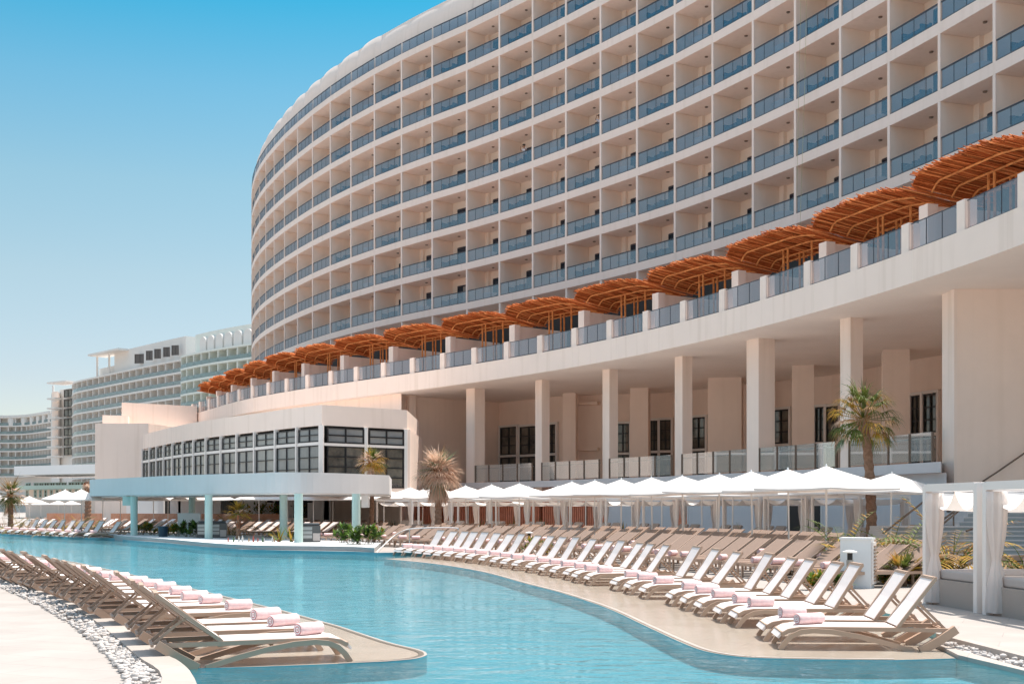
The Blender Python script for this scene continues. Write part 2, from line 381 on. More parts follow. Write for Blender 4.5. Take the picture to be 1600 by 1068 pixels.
rear = [f + Vector((math.cos(foot_yaw(i)), math.sin(foot_yaw(i)), 0)) * 2.75 for i, f in enumerate(feet)]
left_in = [G(304, 1068), G(281, 1041), G(261, 1030), G(242, 1013), G(175.5, 969), G(132.6, 953.6), G(60, 925), G(0, 900)]
left_in = [Vector((-1.2, 5.0, 0)), Vector((-2.0, 8.2, 0))] + left_in + [Vector((-18, 37, 0)), Vector((-30, 52, 0)), Vector((-44, 68, 0)), Vector((-58, 82, 0))]
riser = [Vector((5.9, 4, 0)), Vector((5.85, 10, 0)), G(1600, 1025), G(1490, 997)]
pool = left_in + [Vector((p.x, p.y, 0)) for p in far_edge] + [Vector((rear[i].x, rear[i].y, 0)) for i in range(27, 2, -3)] + [riser[3] + Vector((.0, .55, 0))] + riser[::-1] + [Vector((0, 3.2, 0))]
pool = [p for p in pool]
b = MB(); b.sheet([[(-1800, -60), (1800, -60), (1800, 3000), (-1800, 3000)], pool], 0); deck = b.build('ground', 'deck'); deck['kind'] = 'structure'
b = MB(); b.wall(pool, FZ, 0, close=True); o_ = b.build('pool_wall', 'pool_tile'); o_['kind'] = 'structure'
b = MB(); b.sheet([pool], FZ); o_ = b.build('pool_floor', 'pool_tile'); o_['kind'] = 'structure'
b = MB(); b.sheet([pool], WZ); o_ = b.build('pool_water', 'water'); o_['kind'] = 'structure'
# right ledge
led_px = [(600, 872.5), (675, 880), (750, 892), (825, 912), (875, 925), (945, 948), (1010, 978), (1060, 1001), (1100, 1016), (1150, 1024.5), (1203, 1027.5), (1300, 1029.5), (1400, 1030.2)]
led = smooth_path([G(x_, y_, LZ) for x_, y_ in led_px], 5)
cop_in = [G(1476, 1018, WZ), G(1497, 1029, WZ), G(1600, 1054, WZ), Vector((5.25, 8, 0)), Vector((5.3, 4, 0))]
ledR = led + [Vector((cop_in[1].x - .02, cop_in[1].y + .02, 0)), riser[3] + Vector((-.27, .05, 0)), riser[3] + Vector((.12, .62, 0))] + [Vector((p.x + .15, p.y, 0)) for p in rear[3::3]]
b = MB(); b.prism(ledR, FZ, LZ, bottom=False, mi=1, mt=0); o_ = b.build('pool_ledge', ['ledge_tile', 'pool_tile']); o_['kind'] = 'structure'
b = MB()
for p, q in zip(led, led[1:]):
    d = (q - p).normalized(); nn = Vector((-d.y, d.x, 0))
    if nn.x < 0: nn = -nn
    b.quad((*(p + nn * .05).xy, LZ + .005), (*(q + nn * .05).xy, LZ + .005), (*(q + nn * .11).xy, LZ + .005), (*(p + nn * .11).xy, LZ + .005))
o_ = b.build('ledge_tile_line', 'coping'); o_['kind'] = 'structure'
# right coping, gravel bed, riser
cR = cop_in + [Vector((5.62, 4, 0)), Vector((5.58, 10, 0)), riser[2] + Vector((-.26, 0, 0)), riser[3] + Vector((-.26, .1, 0))]
b = MB(); b.prism(cR, FZ, -.05, bottom=False); o_ = b.build('pool_coping', 'coping'); o_['kind'] = 'structure'
gR = [Vector((5.63, 4, 0)), Vector((5.84, 4, 0)), Vector((5.83, 10, 0)), riser[2] - Vector((.02, 0, 0)), riser[3] - Vector((.02, 0, 0)), riser[3] + Vector((-.25, .1, 0)), riser[2] + Vector((-.25, 0, 0)), Vector((5.59, 10, 0))]
b = MB(); b.prism(gR, FZ, -.075, bottom=False); o_ = b.build('gravel_bed', 'gravel_white'); o_['kind'] = 'structure'
b = MB(); kf = [riser[0] + Vector((.03, 0, 0)), riser[1] + Vector((.0, 0, 0)), riser[2], riser[3], riser[3] + Vector((.0, .55, 0))]
b.prism([p + Vector((-.03, 0, 0)) for p in kf] + [p + Vector((.12, 0, 0)) for p in kf[::-1]], FZ, .012, bottom=False); o_ = b.build('kerb', 'coping'); o_['kind'] = 'structure'
# left ledge with its pointed tip
tipU = [G(655, 1014.5, LZ), G(605, 1002, LZ), G(530, 977.5, LZ), G(440, 952.5, LZ), G(347.5, 930, LZ), G(240, 904.5, LZ), G(120, 878, LZ), G(0, 860.5, LZ), Vector((-31, 62, 0)), Vector((-44, 76, 0))]
tip = [G(285, 1043.7, LZ), G(405, 1040.5, LZ), G(530, 1036, LZ), G(600, 1033, LZ), G(642, 1029.5, LZ), G(661, 1025.5, LZ), G(667, 1021, LZ)]
edgeL = smooth_path(tip[3:] + tipU[:3], 6); edgeL = tip[:3] + edgeL + tipU[3:]
inner = [p + Vector((.06, .02, 0)) for p in left_in[4:]]
ledL = edgeL + inner[::-1]
b = MB(); b.prism(ledL, FZ, LZ, bottom=False, mi=1, mt=0); o_ = b.build('pool_ledge', ['ledge_tile', 'pool_tile']); o_['kind'] = 'structure'
b = MB()
E2 = edgeL[2:]
for p, q in zip(E2, E2[1:]):
    d = (q - p).normalized(); nn = Vector((-d.y, d.x, 0))
    for a0, a1, mi in ((.0, .035, 1), (.04, .10, 0)):
        b.quad((*(p + nn * a0).xy, LZ + .005), (*(q + nn * a0).xy, LZ + .005), (*(q + nn * a1).xy, LZ + .005), (*(p + nn * a1).xy, LZ + .005), mi)
o_ = b.build('ledge_tile_line', ['tile_line', 'coping']); o_['kind'] = 'structure'
# left coping (raised kerb between walkway and pool)
out_px = [(253.5, 1066.7), (214.5, 1031.6), (175.5, 996.5), (136.5, 966), (101, 946), (58.5, 928), (0, 906)]
left_out = [Vector((-1.8, 5.0, 0)), Vector((-2.62, 8.3, 0))] + [G(x_, y_, .0) for x_, y_ in out_px] + [Vector((-19.2, 36.6, 0)), Vector((-31, 52, 0)), Vector((-45, 68, 0))]
left_out = smooth_path(left_out, 4)
b = MB(); b.prism(smooth_path(left_in[:-1], 3) + left_out[::-1], FZ, .055, bottom=False); o_ = b.build('pool_coping', 'coping'); o_['kind'] = 'structure'
# pebbles
def pebble_mesh(strip, n_, size, name, z0, seed):
    r_ = random.Random(seed); b = MB()
    oct_ = [(1, 0, 0), (0, 1, 0), (-1, 0, 0), (0, -1, 0), (0, 0, 1), (0, 0, -1)]
    for _ in range(n_):
        t_ = r_.random() ** 1.0 * (len(strip) - 1.001); i = int(t_); (a, c), (a2, c2) = strip[i], strip[i + 1]
        fr_ = t_ - i; wv = r_.random(); p = lerp(lerp(a, a2, fr_), lerp(c, c2, fr_), wv)
        if r_.random() < wv * .45: continue
        s_ = size * r_.uniform(.55, 1.3); an = r_.uniform(0, 6.28); k = len(b.v)
        R_ = Matrix.Rotation(an, 3, 'Z') @ Matrix.Rotation(r_.uniform(-.5, .5), 3, 'X')
        zz = z0 + s_ * .3 + (r_.random() ** 2 * size * .9)
        pts_ = []
        for lat in (-.6, .1, .65):
            for q in range(6):
                th = q * 1.047 + lat; rr_ = math.cos(lat) * r_.uniform(.75, 1.1)
                pts_.append(Vector((rr_ * math.cos(th), rr_ * math.sin(th) * .75, lat * .7)))
        for v in pts_: b.v.append(tuple(R_ @ v * s_ + Vector((p.x, p.y, zz))))
        for L_ in range(2):
            for q in range(6): b.f.append((k + L_ * 6 + q, k + L_ * 6 + (q + 1) % 6, k + L_ * 6 + 6 + (q + 1) % 6, k + L_ * 6 + 6 + q)); b.m.append(0)
        b.f.append(tuple(k + 12 + q for q in range(6))); b.m.append(0)
    ob = b.build(name, 'gravel_white', smooth=True); ob['kind'] = 'stuff'; return ob
gout_px = [(195, 1060), (171, 1031), (146, 1006), (112, 978), (72, 953), (33, 933), (-10, 915)]
gl = [Vector((-3.0, 8.5, 0))] + [G(x_, y_) for x_, y_ in gout_px] + [Vector((-19.7, 36.5, 0))]
go = [Vector((-2.62, 8.3, 0))] + [G(x_, y_) for x_, y_ in out_px] + [Vector((-19.2, 36.6, 0))]
tag(pebble_mesh(list(zip(go, gl)), 3000, .034, 'gravel', 0, 3), 'strip of loose white pebbles beside the curved kerb', 'gravel')
rr_ = [(Vector((5.62, 9, 0)), Vector((5.84, 9, 0))), (Vector((5.60, 11, 0)), Vector((5.84, 11, 0))), (riser[2] + Vector((-.25, 0, 0)), riser[2] - Vector((.02, 0, 0))), (riser[3] + Vector((-.25, .1, 0)), riser[3] - Vector((.02, 0, 0)))]
tag(pebble_mesh(rr_, 420, .035, 'gravel', -.075, 5), 'narrow bed of white pebbles below the kerb on the right', 'gravel')

# ------------------------------------------------------------------ hotel tower
H = 3.6; A0 = 8.98
HX = [23.97, 22.67, 21.26, 19.63, 17.87, 15.99, 13.95, 11.83, 9.46, 6.96, 4.39, 1.73, -1.12, -4.11, -7.47, -10.68, -13.73, -16.6, -19.35, -21.95, -24.39, -26.72, -28.8, -30.68]
HY = [60.48, 64.57, 68.68, 72.78, 76.83, 80.8, 84.69, 88.49, 92.19, 95.81, 99.37, 102.9, 106.42, 109.97, 113.59, 117.31, 121.16, 125.17, 129.34, 133.66, 138.11, 142.63, 147.1, 151.39]
P = [Vector((a, c, 0)) for a, c in zip(HX, HY)]
ph = 73
for i in range(4):
    P.insert(0, P[0] + Vector((math.cos(R(ph)), -math.sin(R(ph)), 0)) * 4.35); ph += 1.2
ph = 66
for i in range(11):
    ph += 2.7; P.append(P[-1] + Vector((-math.cos(R(ph)), math.sin(R(ph)), 0)) * 4.8)
NB = len(P) - 1
def inward(path):
    nn = []
    for i in range(len(path)):
        a = path[max(i - 1, 0)]; c = path[min(i + 1, len(path) - 1)]; t_ = (Vector(c) - Vector(a)).normalized()
        nn.append(Vector((t_.y, -t_.x, 0)))
    return nn
HN = inward(P)
def off(path, nn, d): return [p + q * d for p, q in zip(path, nn)]
def zb(k): return E + (A0 + k) * H
TH = .62; DEP = 2.4
tower = thing('hotel_tower', 'tall curved white hotel with rows of glass balconies above the long podium', 'hotel', (10, 130, 0))
def strip_slab(name, path, nn, d0, d1, z0, z1, mt, parent, kind=None):
    b = MB(); f_ = off(path, nn, d0); k_ = off(path, nn, d1)
    b.wall(f_, z0, z1); b.wall(k_[::-1], z0, z1)
    for i in range(len(path) - 1):
        b.quad((*f_[i].xy, z1), (*f_[i + 1].xy, z1), (*k_[i + 1].xy, z1), (*k_[i].xy, z1)); b.quad((*f_[i].xy, z0), (*k_[i].xy, z0), (*k_[i + 1].xy, z0), (*f_[i + 1].xy, z0))
    for i in (0, -1): b.quad((*f_[i].xy, z0), (*k_[i].xy, z0), (*k_[i].xy, z1), (*f_[i].xy, z1))
    return b.build(name, mt, parent, world=True, kind=kind)
for k in range(-4, 4):
    strip_slab('floor_slab', P, HN, 0, 3.0, zb(k), zb(k) + TH, 'tower_stucco', tower)
strip_slab('floor_slab', P, HN, -1.5, 3.0, zb(-5), zb(-5) + TH, 'tower_stucco', tower)
# rear wall of the balconies, with shallow pilasters in every other bay
b = MB(); bk = off(P, HN, DEP); b.wall(bk, 11.3, zb(4) + .1)
for j in range(NB):
    if j % 2: continue
    q = bk[j + 1]; t_ = (bk[j] - bk[j + 1]).normalized(); n_ = Vector((t_.y, -t_.x, 0))
    if n_.y < 0: n_ = -n_
    c = q + t_ * .32 - n_ * .12
    b.box((c.x, c.y, (11.3 + zb(3)) / 2), .5, .3, zb(3) - 11.3, ux=t_, uy=n_)
b.build('rear_wall', 'room_wall', tower, world=True)
strip_slab('base_wall', P, HN, .6, 1.2, 11.3, zb(-5), 'tower_stucco', tower)
strip_slab('roof_parapet', P, HN, 1.15, 1.7, zb(3) + TH, zb(3) + TH + 3.70, 'tower_stucco', tower)
strip_slab('roof', P, HN, 1.9, 14, zb(3) + TH + 2.7, zb(3) + TH + 2.9, 'tower_stucco', tower)
def px_of(v): return 800 + F * v.x / v.y, YH - F * (v.z - E) / v.y
vis = []
for j in range(NB):
    for k in range(-3, 4):
        c = (P[j] + P[j + 1]) / 2; c = Vector((c.x, c.y, zb(k) - H / 2)); x_, y_ = px_of(c)
        if -60 < x_ < 1680 and y_ > -90: vis.append((c.y, j, k))
vis.sort()
def bay_frame(j):
    a, c = P[j], P[j + 1]; t_ = (c - a).normalized(); n_ = Vector((t_.y, -t_.x, 0)); return a, c, t_, n_
def add_partition(b, j, k):
    p = P[j + 1]; n_ = HN[j + 1]; t_ = Vector((-n_.y, n_.x, 0)); c = p + n_ * (.03 + (DEP - .05) / 2)
    b.box((c.x, c.y, (zb(k - 1) + TH + zb(k)) / 2), DEP - .08, .2, H - TH - .01, ux=n_, uy=t_)
    c = p + n_ * .035; b.box((c.x, c.y, (zb(k - 1) + TH + zb(k)) / 2), .06, .215, H - TH - .01, ux=n_, uy=t_, mi=1)
def add_railing(b, j, k, d=.07, hh=1.02, npan=4):
    a, c, t_, n_ = bay_frame(j); z0 = zb(k - 1) + TH + .03; a = a + n_ * d + t_ * .13; c = c + n_ * d - t_ * .13
    b.quad((*a.xy, z0), (*c.xy, z0), (*c.xy, z0 + hh), (*a.xy, z0 + hh), 0)
    b.beam((*a.xy, z0 + hh), (*c.xy, z0 + hh), .07, .07, 1); b.beam((*a.xy, z0), (*c.xy, z0), .07, .08, 1)
    for i in range(1, npan):
        q = lerp(a, c, i / npan); b.box((q.x, q.y, z0 + hh / 2), .025, .03, hh, ux=t_, uy=n_, mi=1)
def add_door(b, j, k):
    a, c, t_, n_ = bay_frame(j); z0 = zb(k - 1) + TH; q0 = c + n_ * (DEP - .02) - t_ * .95; q1 = c + n_ * (DEP - .02) - t_ * 3.5
    b.quad((*q0.xy, z0), (*q1.xy, z0), (*q1.xy, z0 + 2.25), (*q0.xy, z0 + 2.25), 0)
    for q in (q0, lerp(q0, q1, .5), q1): b.box((q.x, q.y, z0 + 1.12), .09, .1, 2.3, ux=t_, uy=n_, mi=1)
    b.beam((*q0.xy, z0 + 2.25), (*q1.xy, z0 + 2.25), .1, .1, 1)
    r_ = lerp(q0, q1, rnd.choice((.3, .55, .72, .72, .85))); b.quad((*(r_ - n_ * .03).xy, z0 + .05), (*(q1 - n_ * .03).xy, z0 + .05), (*(q1 - n_ * .03).xy, z0 + 2.15), (*(r_ - n_ * .03).xy, z0 + 2.15), 2)
for nm, fn, mats_ in (('partition_wall', add_partition, ['partition_paint', 'tower_stucco']), ('glass_railing', add_railing, ['rail_glass', 'rail_metal']), ('sliding_door', add_door, ['dark_door', 'rail_metal', 'milk_glass'])):
    rest = MB()
    for q, (yy, j, k) in enumerate(vis):
        if q < 97: bb = MB(); fn(bb, j, k); bb.build(nm, mats_, tower, world=True)
        else: fn(rest, j, k)
    rest.build(nm, mats_, tower, world=True, kind='stuff')
b = MB()
for yy, j, k in vis:
    a, c, t_, n_ = bay_frame(j); q = lerp(a, c, .5) + n_ * 1.2; b.lathe([(.11, -.07), (.13, -.01)], (q.x, q.y, zb(k)), 8)
b.build('ceiling_lamp', 'brown_metal', tower, world=True, kind='stuff')
# top storey: rounded shells behind a glass rail
for j in range(2, NB):
    a, c, t_, n_ = bay_frame(j); x_, y_ = px_of(Vector((c.x, c.y, zb(3))))
    if y_ < -60: continue
    sm_ = 1.0 if x_ < 570 else .22
    b = MB(); NU, NV = 10, 8; k0 = len(b.v); Hs = 3.75
    for iu in range(NU + 1):
        u = iu / NU; arch = 1 - .07 * sm_ * abs(2 * u - 1) ** 6
        for iv in range(NV + 1):
            v = iv / NV; bul = .34 * sm_ * math.sin(math.pi * u) ** .7; lean = .55 * max(0, v - .55) ** 2 / .2
            q = a + t_ * (a - c).length * u + n_ * (.75 - bul + lean)
            b.v.append((q.x, q.y, zb(3) + TH + Hs * arch * v))
    for iu in range(NU):
        for iv in range(NV):
            i0 = k0 + iu * (NV + 1) + iv; b.f.append((i0, i0 + NV + 1, i0 + NV + 2, i0 + 1)); b.m.append(0)
    top = [b.v[k0 + iu * (NV + 1) + NV] for iu in range(NU + 1)]
    for p, q in zip(top, top[1:]):
        p2 = Vector(p) + n_ * 1.1; q2 = Vector(q) + n_ * 1.1; b.quad(p, q, q2, p2)
    b.build('parapet_shell', 'tower_stucco', tower, world=True, smooth=True)
    bb = MB(); add_railing(bb, j, 4); bb.build('terrace_glass', ['rail_glass', 'rail_metal'], tower, world=True)
# lowest storey: curved fins flaring out onto the base balcony
for j in range(1, NB):
    p = P[j + 1]; n_ = HN[j + 1]; t_ = Vector((-n_.y, n_.x, 0)); x_, y_ = px_of(Vector((p.x, p.y, zb(-4))))
    if x_ > 1650: continue
    prof = []; z1 = zb(-4) - .01; z0 = zb(-5) + TH + .01
    for i in range(11):
        v = i / 10; prof.append((.04 - 1.25 * max(0, (v - .25) / .75) ** 2.4, lerp(z1, z0, v)))
    b = MB(); k0 = len(b.v)
    for s_ in (-.11, .11):
        for d_, z_ in prof: q = p + n_ * d_ + t_ * s_; b.v.append((q.x, q.y, z_))
        for d_, z_ in prof: q = p + n_ * DEP + t_ * s_; b.v.append((q.x, q.y, z_))
    N_ = 11
    for i in range(N_ - 1):
        b.quad(b.v[k0 + i], b.v[k0 + i + 1], b.v[k0 + N_ + i + 1], b.v[k0 + N_ + i]); b.quad(b.v[k0 + 2 * N_ + i], b.v[k0 + 3 * N_ + i], b.v[k0 + 3 * N_ + i + 1], b.v[k0 + 2 * N_ + i + 1])
        b.quad(b.v[k0 + i], b.v[k0 + 2 * N_ + i], b.v[k0 + 2 * N_ + i + 1], b.v[k0 + i + 1])
    b.build('curved_fin', 'tower_stucco', tower, world=True)
    bb = MB(); add_railing(bb, j, -4, d=-1.42); bb.build('base_railing', ['rail_glass', 'rail_metal'], tower, world=True)
    if j % 1 == 0:
        bb = MB(); add_door(bb, j, -4); bb.build('base_door', ['dark_door', 'rail_metal', 'milk_glass'], tower, world=True)

# ------------------------------------------------------------------ podium
FP = [(16.13, 39.33), (15.0, 44.98), (13.49, 50.54), (11.65, 56.01), (9.49, 61.36), (7.01, 66.57), (4.19, 71.6), (1.05, 76.42), (-2.37, 81.06), (-6.0, 85.53), (-9.76, 89.91), (-13.52, 94.28), (-17.18, 98.72), (-20.62, 103.33), (-23.79, 108.14), (-26.66, 113.17), (-29.32, 118.32), (-32.01, 123.37)]
FP = [Vector((17.4, 27, 0)), Vector((16.9, 33.2, 0))] + [Vector((a, c, 0)) for a, c in FP]
FP += [Vector((-34.4, 128.3, 0)), Vector((-36.6, 133.3, 0)), Vector((-38.6, 138.5, 0))]
FPs = smooth_path(FP, 4); FN = inward(FPs)
SOF, TOPZ, TER = E + 8.38, E + 9.61, E + 1.76
podium = thing('podium_building', 'long white podium with tall portico columns, glass terraces and a curved roof edge', 'building', (10, 80, 0))
rear_px = [(1440, 560), (1300, 586), (1050, 613), (872, 619), (780, 629)]
rw = [at(x_, F * 8.38 / (YH - y_)) for x_, y_ in rear_px]
rw = [Vector((30, 52, 0))] + rw; endw = at(645, F * 8.38 / (YH - 619))
b = MB(); fo = FPs; ki = off(FPs, FN, 30)
b.wall(fo, SOF, TOPZ)
for i in range(len(fo) - 1):
    b.quad((*fo[i].xy, TOPZ), (*fo[i + 1].xy, TOPZ), (*ki[i + 1].xy, TOPZ), (*ki[i].xy, TOPZ), 0)
    b.quad((*fo[i].xy, SOF), (*ki[i].xy, SOF), (*ki[i + 1].xy, SOF), (*fo[i + 1].xy, SOF), 1)
for q in (0, -1): b.quad((*fo[q].xy, SOF), (*ki[q].xy, SOF), (*ki[q].xy, TOPZ), (*fo[q].xy, TOPZ), 0)
b.build('roof_slab', ['stucco', 'soffit_paint'], podium, world=True)
b = MB(); b.wall(rw, 0, SOF); b.build('rear_wall', 'tan_stucco', podium, world=True)
b = MB()
d = (rw[-1] - endw).normalized(); nn = Vector((d.y, -d.x, 0))
b.prism([endw, rw[-1], rw[-1] - nn * -3, endw - nn * -3] if nn.y > 0 else [endw, rw[-1], rw[-1] + nn * -3, endw + nn * -3], 0, SOF); b.build('end_wall', 'tan_stucco', podium, world=True)
# lower face left of the end wall up to the pavilion and beyond
b = MB(); lowp = [p + n_ * .9 for p, n_ in zip(FPs, FN) if p.y > 88]; lowp = [endw + Vector((-.4, .4, 0))] + [p for p in lowp if p.x < endw.x - .6]
b.wall(lowp, 0, SOF); b.build('lower_wall', 'stucco', podium, world=True)
b = MB(); c = endw; b.box((c.x - .2, c.y - .2, SOF / 2), .55, .8, SOF, ang=R(35)); b.build('corner_pilaster', 'stucco', podium, world=True)
colx = [(743, 607.5, 1.05), (847.5, 594, .75), (953.5, 577.5, .75), (1068, 557.5, .78), (1188.5, 531, 1.12), (1330.5, 498, .78)]
colp = []
for x_, y_, s_ in colx: colp.append((at(x_, F * 8.38 / (YH - y_)), s_))
for i, (p, s_) in enumerate(colp):
    a = colp[max(i - 1, 0)][0]; c = colp[min(i + 1, len(colp) - 1)][0]; t_ = (c - a).normalized(); n_ = Vector((-t_.y, t_.x, 0))
    b = MB(); b.box((p.x, p.y, (SOF + 2.2) / 2), s_ * .95, s_ * .85, SOF - 2.2 + .001, ux=t_, uy=n_)
    b.v = [(v[0], v[1], v[2]) for v in b.v]; ob = b.build('column', 'stucco', podium, world=True)
b = MB(); b.box((17 + 7, 47.2, SOF / 2), 14, 1.25, SOF); b.build('pier_wall', ['tan_stucco'], podium, world=True)
b = MB(); b.box((16.985, 47.2, SOF / 2), .12, 1.3, SOF - .01); b.build('pier_end', ['stucco'], podium, world=True)
for x0_, x1_, y_ in ((1104, 1167, 590), (1235, 1276, 570.5), (1377, 1426, 546), (982, 1017, 606), (877, 902, 614)):
    Y = F * 8.38 / (YH - y_); p0, p1 = at(x0_, Y), at(x1_, Y); b = MB(); ww = (p1 - p0).length
    b.box(((p0.x + p1.x) / 2 + .1, Y + ww * .35, SOF / 2), ww * .82, ww * .8, SOF, ang=R(-14)); b.build('rear_pier', 'tan_stucco', podium, world=True)
# terrace slab and wall below it
cl = [p for p, s_ in colp][::-1]; cl = [Vector((17.0, 46.4, 0))] + cl
tn = [Vector((-.97, -.25, 0))] * len(cl)
tf = []
for i, p in enumerate(cl):
    a = cl[max(i - 1, 0)]; c = cl[min(i + 1, len(cl) - 1)]; t_ = (c - a).normalized(); n_ = Vector((-t_.y, t_.x, 0)); tf.append(p + n_ * .72)
tf[-1] = tf[-1] + Vector((-.6, .6, 0))
b = MB(); b.prism(tf + [rw[-1] + Vector((0, -.3, 0))] + [p + Vector((-.2, -.2, 0)) for p in rw[::-1][1:-1]] + [Vector((28, 48.5, 0)), Vector((17.2, 48.5, 0))], 3.0, TER, mi=0, mt=1)
b.build('terrace_slab', ['shade_stucco', 'tan_stucco'], podium, world=True)
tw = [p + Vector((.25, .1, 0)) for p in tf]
b = MB(); b.wall(tw[:5], 0, 3.0); b.build('terrace_wall', 'shade_stucco', podium, world=True)
b = MB(); b.wall([tw[4], tw[4] + Vector((2.5, .8, 0))] + [p + Vector((2.2, 2.0, 0)) for p in tw[5:]] + [tw[-1] + Vector((-8, 10, 0))], 0, 3.0); b.build('recess_wall', 'terracotta', podium, world=True)
# red timber slat screens standing in the recess below the terrace
scr = [tw[4] + Vector((.4, .3, 0))] + [p + Vector((.7, .7, 0)) for p in tw[5:]] + [tw[-1] + Vector((-5.5, 6.6, 0))]
L_ = length(scr); dd = .0; npan = 9
for i in range(npan):
    b = MB(); s0, s1 = L_ * i / npan + .25, L_ * (i + 1) / npan - .25; s_ = s0
    while s_ < s1:
        p, t_ = polyline_at(scr, s_); b.box((p.x, p.y, 1.5), .13, .16, 2.96, ux=t_, uy=Vector((-t_.y, t_.x, 0)), mi=0); s_ += .24
    p0, _ = polyline_at(scr, s0); p1, _ = polyline_at(scr, s1); b.beam((*p0.xy, 2.55), (*p1.xy, 2.55), .2, .12, 0); b.beam((*p0.xy, .4), (*p1.xy, .4), .2, .12, 0)
    b.build('slat_screen', 'slat_red', podium, world=True)
for x_, w_ in ((1245, 14), (1267, 14), (1062, 16)):   # dark doors and red door in the terrace wall
    Y = 54.0 if x_ > 1200 else 66.0
    best = min(((p, q) for p, q in zip(tw, tw[1:])), key=lambda s: abs(px_of(Vector((*((s[0] + s[1]) / 2).xy, 0)))[0] - x_))
    for it in range(60):
        f_ = it / 59; q = lerp(best[0], best[1], f_)
        if abs(px_of(q)[0] - x_) < 2.5: break
    t_ = (best[1] - best[0]).normalized(); n_ = Vector((-t_.y, t_.x, 0))
    b = MB(); b.box((q.x, q.y, 1.15), 1.5, .12, 2.3, ux=t_, uy=n_, mi=0); b.box((q.x, q.y, 1.2), 1.7, .08, 2.42, ux=t_, uy=n_, mi=1); b.build('ground_door', ['dark_frame' if x_ > 1200 else 'slat_red', 'frame_paint'], podium, world=True)
# terrace glass railing between the columns
for i in range(len(cl) - 1):
    a, c = cl[i], cl[i + 1]; t_ = (c - a).normalized(); n_ = Vector((-t_.y, t_.x, 0)); L_ = (c - a).length; s0, s1 = (.55 if i else 1.0), L_ - .55; np_ = 4 if i < 4 else 4
    for q in range(np_):
        p0 = a + t_ * lerp(s0, s1, q / np_) + n_ * .42; p1 = a + t_ * lerp(s0, s1, (q + 1) / np_) + n_ * .42
        b = MB(); b.quad((*(p0 + t_ * .06).xy, TER + .08), (*(p1 - t_ * .06).xy, TER + .08), (*(p1 - t_ * .06).xy, TER + 1.2), (*(p0 + t_ * .06).xy, TER + 1.2), 0)
        b.box((p0.x, p0.y, TER + .6), .07, .09, 1.2, ux=t_, uy=n_, mi=1); b.beam((*(p0 + n_ * -.1).xy, TER + .98), (*(p1 + n_ * -.1).xy, TER + .98), .05, .05, 2)
        if q == np_ - 1: b.box((p1.x, p1.y, TER + .6), .07, .09, 1.2, ux=t_, uy=n_, mi=1)
        b.build('terrace_glass', ['green_glass', 'brown_metal', 'chrome_grey'], podium, world=True)
# windows
def window(parent, p0, p1, z0, z1, cols=2, rows=2, fw=.07, framem='dark_frame', pane='dark_glass', proud=.12, trim=None, out=None, pw=None):
    """framed window between p0 and p1 (plan points), facing out"""
    p0, p1 = Vector((*p0.xy, 0)), Vector((*p1.xy, 0)); t_ = (p1 - p0).normalized(); n_ = Vector((-t_.y, t_.x, 0))
    if out is not None and n_.dot(out) < 0: n_ = -n_
    p0 = p0 + n_ * proud; p1 = p1 + n_ * proud
    b = MB(); m_ = fw * .5
    for i in range(cols + 1):
        q = lerp(p0, p1, i / cols); b.box((q.x, q.y, (z0 + z1) / 2), fw, fw, z1 - z0 + fw, ux=t_, uy=n_)
    for i in range(rows + 1):
        zz = lerp(z0, z1, i / rows); b.beam((*(p0 + t_ * m_).xy, zz), (*(p1 - t_ * m_).xy, zz), fw * .9, fw * .9)
    fr_ = b.build('window', framem, parent, world=True)
    b = MB(); g0, g1 = p0 - n_ * .04, p1 - n_ * .04
    b.quad((*g0.xy, z0), (*g1.xy, z0), (*g1.xy, z1), (*g0.xy, z1)); l = parent.location
    b.v = [(v[0] - l.x, v[1] - l.y, v[2]) for v in b.v]; pn = b.build('pane', pane, fr_)
    if trim:
        b = MB(); n2 = n_ * .0; tw_ = .16
        for q in (p0 - t_ * .12, p1 + t_ * .12): b.box((q.x, q.y, (z0 + z1) / 2), tw_, .22, z1 - z0 + .1, ux=t_, uy=n_)
        b.beam((*(p0 - t_ * .2).xy, z1 + .14), (*(p1 + t_ * .2).xy, z1 + .14), .22, tw_); b.v = [(v[0] - l.x, v[1] - l.y, v[2]) for v in b.v]
        b.build('trim', trim, fr_)
    return fr_
def on_rear(x_):
    for a, c in zip(rw, rw[1:]):
        for it in range(200):
            q = lerp(a, c, it / 199)
            if abs(px_of(Vector((q.x, q.y, SOF)))[0] - x_) < 1.6: return q
    return rw[-1]
for x0_, x1_, yt in ((783, 808, 668), (814, 840, 667), (856, 869, 664), (963, 982, 663), (1017, 1027, 658), (1031, 1047, 657), (1081, 1103, 653), (1210, 1234, 641), (1276, 1289, 637), (1294, 1312, 636), (1427, 1441, 619), (1446, 1466, 616), (1325, 1350, 633)):
    p0, p1 = on_rear(x0_), on_rear(x1_); Y = (p0.y + p1.y) / 2; zt = zat(yt, Y); zm = TER + (zt - TER) * .52
    window(podium, p0, p1, zm + .1, zt, 2, 3, .09, pane='dark_glass', trim='frame_paint', out=Vector((-.5, -1, 0)))
    window(podium, p0, p1, TER + .1, zm - .18, 2, 3, .09, pane='dark_glass', trim='frame_paint', out=Vector((-.5, -1, 0)))
# blind panels beside the recess
for yy0, yy1 in ((3.6, 6.0), (6.3, 9.4)):
    p0, p1 = on_rear(902), on_rear(936); t_ = (p1 - p0).normalized(); n_ = Vector((-t_.y, t_.x, 0)); n_ = n_ if n_.y < 0 else -n_
    b = MB(); c = (p0 + p1) / 2 + n_ * .3; b.box((c.x, c.y, yy1), (p1 - p0).length, .6, .22, ux=t_, uy=n_); b.build('ledge_band', 'tan_stucco', podium, world=True)
